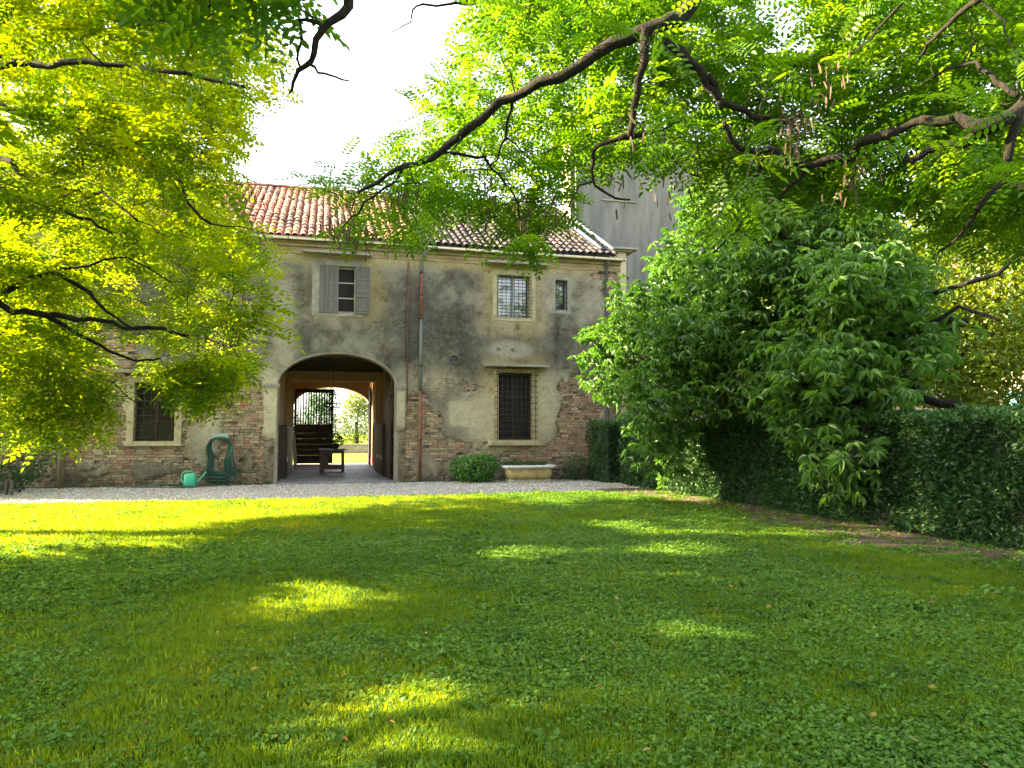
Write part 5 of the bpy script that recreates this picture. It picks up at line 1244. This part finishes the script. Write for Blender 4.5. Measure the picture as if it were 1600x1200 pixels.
# ------------------------------------------------------------------ grass, ground ivy, pebbles: scattered clumps
hidden = bpy.data.collections.new('clump_sources')            # never linked: only feeds the scattering
def grass_clump(i, nb, h, w, spread):
    v = []; f = []; r = random.Random(i)
    for k in range(nb):
        a = r.uniform(0, 2*pi); rr = spread*sqrt(r.random()); x, y = rr*cos(a), rr*sin(a); b = r.uniform(0, 2*pi); hh = h*r.uniform(.55, 1.1); lean = r.uniform(.15, .85)*hh
        dx, dy = cos(b), sin(b); sx, sy = -dy*w/2, dx*w/2; n = len(v)
        v += [(x-sx, y-sy, -.01), (x+sx, y+sy, -.01), (x+dx*lean*.35+sx*.8, y+dy*lean*.35+sy*.8, hh*.6), (x+dx*lean*.35-sx*.8, y+dy*lean*.35-sy*.8, hh*.6),
              (x+dx*lean+sx*.1, y+dy*lean+sy*.1, hh*.95), (x+dx*lean-sx*.1, y+dy*lean-sy*.1, hh*.95)]
        f += [(n, n+1, n+2, n+3), (n+3, n+2, n+4, n+5)]
    me = raw_mesh('grass_clump', v, f, M['grass']); o = bpy.data.objects.new('a_clump_%d' % i, me); hidden.objects.link(o)
def ivy_clump(i, nl, h, size, spread):
    v = []; f = []; r = random.Random(50+i)
    for k in range(nl):
        a = r.uniform(0, 2*pi); rr = spread*sqrt(r.random()); x, y, z = rr*cos(a), rr*sin(a), h*r.uniform(.3, 1.0); s = size*r.uniform(.7, 1.25)
        R = Euler((r.uniform(-.6,.6), r.uniform(-.6,.6), r.uniform(0, 6.3))).to_matrix(); n = len(v)
        for q in ((0,-.5,0), (.5,-.25,.08), (.5,.3,.08), (0,.5,0), (-.5,.3,.08), (-.5,-.25,.08)):
            p = R @ Vector((q[0]*s, q[1]*s, q[2]*s)); v.append((x+p.x, y+p.y, z+p.z))
        f += [(n, n+1, n+2, n+3), (n, n+3, n+4, n+5)]
    me = raw_mesh('ivy_clump', v, f, M['clover']); o = bpy.data.objects.new('b_clump_%d' % i, me); hidden.objects.link(o)
for i in range(4): grass_clump(i, 24, .042, .0055, .08)
for i in range(4): ivy_clump(i, 34, .036, .0195, .08)
def pebble(i):
    r = np.random.default_rng(90+i); import bmesh
    bm = bmesh.new(); bmesh.ops.create_icosphere(bm, subdivisions=1, radius=1); 
    for vv in bm.verts: vv.co *= float(r.uniform(.75, 1.15)); vv.co.z *= .6
    me = bpy.data.meshes.new('pebble'); bm.to_mesh(me); bm.free(); me.materials.append(M['pebble'][i % 3])
    o = bpy.data.objects.new('c_pebble_%d' % i, me); hidden2.objects.link(o)
hidden2 = bpy.data.collections.new('pebble_sources')
M['pebble'] = [mat_noise('pebble_%s' % n, a, b, 9, rough=.8) for n, a, b in (('pale', (.52,.50,.46), (.68,.66,.62)), ('grey', (.30,.30,.30), (.44,.43,.42)), ('warm', (.36,.31,.25), (.52,.46,.38)))]
for i in range(6): pebble(i)
def scatter_gn(name, P, idx, rot, scale, tint, coll, kind='stuff'):
    me = bpy.data.meshes.new(name); me.vertices.add(len(P)); me.vertices.foreach_set('co', P.astype(np.float32).ravel())
    for an, ty, d in (('idx', 'INT', idx), ('scl', 'FLOAT', scale), ('tint', 'FLOAT', tint)):
        a = me.attributes.new(an, ty, 'POINT'); a.data.foreach_set('value', d.astype(np.int32 if ty == 'INT' else np.float32))
    a = me.attributes.new('rot', 'FLOAT_VECTOR', 'POINT'); a.data.foreach_set('vector', rot.astype(np.float32).ravel())
    o = link(name, me); o['kind'] = kind
    ng = bpy.data.node_groups.new(name+'_scatter', 'GeometryNodeTree')
    ng.interface.new_socket('Geometry', in_out='INPUT', socket_type='NodeSocketGeometry'); ng.interface.new_socket('Geometry', in_out='OUTPUT', socket_type='NodeSocketGeometry')
    N = ng.nodes; gi, go = N.new('NodeGroupInput'), N.new('NodeGroupOutput')
    ci = N.new('GeometryNodeCollectionInfo'); ci.inputs['Collection'].default_value = coll; ci.inputs['Separate Children'].default_value = True; ci.inputs['Reset Children'].default_value = True
    ip = N.new('GeometryNodeInstanceOnPoints'); ip.inputs['Pick Instance'].default_value = True
    def na(nm, ty):
        a = N.new('GeometryNodeInputNamedAttribute'); a.data_type = ty; a.inputs['Name'].default_value = nm; return a.outputs['Attribute']
    L = ng.links
    L.new(gi.outputs[0], ip.inputs['Points']); L.new(ci.outputs[0], ip.inputs['Instance']); L.new(na('idx', 'INT'), ip.inputs['Instance Index'])
    e2r = N.new('FunctionNodeEulerToRotation'); L.new(na('rot', 'FLOAT_VECTOR'), e2r.inputs[0]); L.new(e2r.outputs[0], ip.inputs['Rotation']); L.new(na('scl', 'FLOAT'), ip.inputs['Scale'])
    L.new(ip.outputs[0], go.inputs[0])
    md = o.modifiers.new('scatter', 'NODES'); md.node_group = ng
    return o
# lawn points, denser near the viewer
G = 400; gxs = fbm(G, G, 12, 12, 900, 4); gys = fbm(G, G, 34, 34, 901, 3)
def field(g, X, Y): return g[np.clip(((X+24)/40*G).astype(int), 0, G-1), np.clip(((Y+26)/40*G).astype(int), 0, G-1)]
PX, PY = [], []
def ring_pts(d0, d1, dens, hw=.82):
    area = hw*(d1*d1-d0*d0)*1.0; n = int(area*dens)
    d = np.sqrt(rng.uniform(d0*d0, d1*d1, n)); l = rng.uniform(-hw, hw, n)*d; w = np.stack([l*cos(YAW)+d*sin(YAW), CY-l*sin(YAW)+d*cos(YAW)], 1); return w
pts = np.concatenate([ring_pts(2.4, 5.5, 620), ring_pts(5.5, 9, 360), ring_pts(9, 13, 210), ring_pts(13, 18.5, 160)])
X, Y = pts[:, 0], pts[:, 1]
edge = -4.95 + .07*np.sin(X*3.1)+.05*np.sin(X*7.7+1) + rng.normal(size=len(X))*.05
soilw = 8.6-(0.7+1.35+.3*np.sin(Y*.9)+.18*np.sin(Y*2.3+1)+.1*np.sin(Y*6.1))
insoil = (X > soilw + rng.normal(size=len(X))*.18)
k = (Y < edge) & (X < 7.9) & (~insoil | (rng.random(len(X)) < .13))
pts = pts[k]; X, Y = pts[:, 0], pts[:, 1]; n = len(X); insoil = insoil[k]
a1, a2 = field(gxs, X, Y), field(gys, X, Y)
dist = np.hypot(X, Y-CY)
ivy = (a1*.75 + a2*.45 + .05*(dist < 5.0) + .05*(X > 1.0) + rng.normal(size=n)*.11) > .645
ivy &= ~((Y > -10.5+rng.normal(size=n)*.6) & (X < 2+rng.normal(size=n)) & (rng.random(n) < .93))
ivy |= insoil
idx = rng.integers(0, 4, n) + 4*ivy
tint = np.clip(np.where(ivy, .45+.5*(a2-.5), .55+1.3*(a1*0+a2-.5)) + rng.normal(size=n)*.12, 0, 1)
scl = (.75+.5*rng.random(n))*np.interp(dist, [3, 8, 18], [.78, 1.1, 1.5])
scl[rng.random(n) < .02] *= 1.5
rot = np.stack([rng.normal(size=n)*.08, rng.normal(size=n)*.08, rng.uniform(0, 6.28, n)], 1)
scatter_gn('grass', np.stack([X, Y, np.full(n, .012)], 1), idx, rot, scl, tint, hidden)
# pebbles on the drive
n = 26000; X = rng.uniform(-9.5, 9, n); Y = rng.uniform(-5.05, -.03, n); k = ~((X > 7.6) & (Y > -1.8)); X, Y = X[k], Y[k]; n = len(X)
scatter_gn('gravel', np.stack([X, Y, np.full(n, .012)], 1), rng.integers(0, 6, n), rng.uniform(0, 6.28, (n, 3))*[.1, .1, 1], rng.uniform(.008, .021, n), rng.random(n), hidden2)
n = 900; d_ = np.sqrt(rng.uniform(6, 240, n)); l_ = rng.uniform(-.8, .8, n)*d_; XY = np.stack([l_*cos(YAW)+d_*sin(YAW), CY-l_*sin(YAW)+d_*cos(YAW)], 1); XY = XY[(XY[:, 0] < 7.7) & (XY[:, 1] < -5)]; n = len(XY)
XY2 = np.stack([7.75-np.abs(rng.normal(size=900))*.8, rng.uniform(-16, -3, 900)], 1)
Pp = np.concatenate([np.column_stack([XY, .045+.01*rng.random(n)]), np.column_stack([XY2, .05+.01*rng.random(900)])]); n = len(Pp)
leaf_obj('fallen_leaves', M['fallen'], [scatter(OVAL[0], OVAL[1], Pp, rdir(n, .15), rdir(n, .3, 1.2), rng.uniform(.022, .05, n), rng.random(n))])
# weeds and fallen leaves at the foot of the wall
n = 1500; X = rng.uniform(-9, 7.6, n); X = X[(X < AXL-.1) | (X > AXR+.1)]; n = len(X); Y = -.10-np.abs(rng.normal(size=n))*.13
Pp = np.stack([X, Y, .02+.10*rng.random(n)**2], 1)
o = leaf_obj('weeds', M['leaf_dark'], [scatter(OVAL[0], OVAL[1], Pp, rdir(n, .6, .5), rdir(n, .5, .8), rng.uniform(.025, .07, n), rng.random(n))])
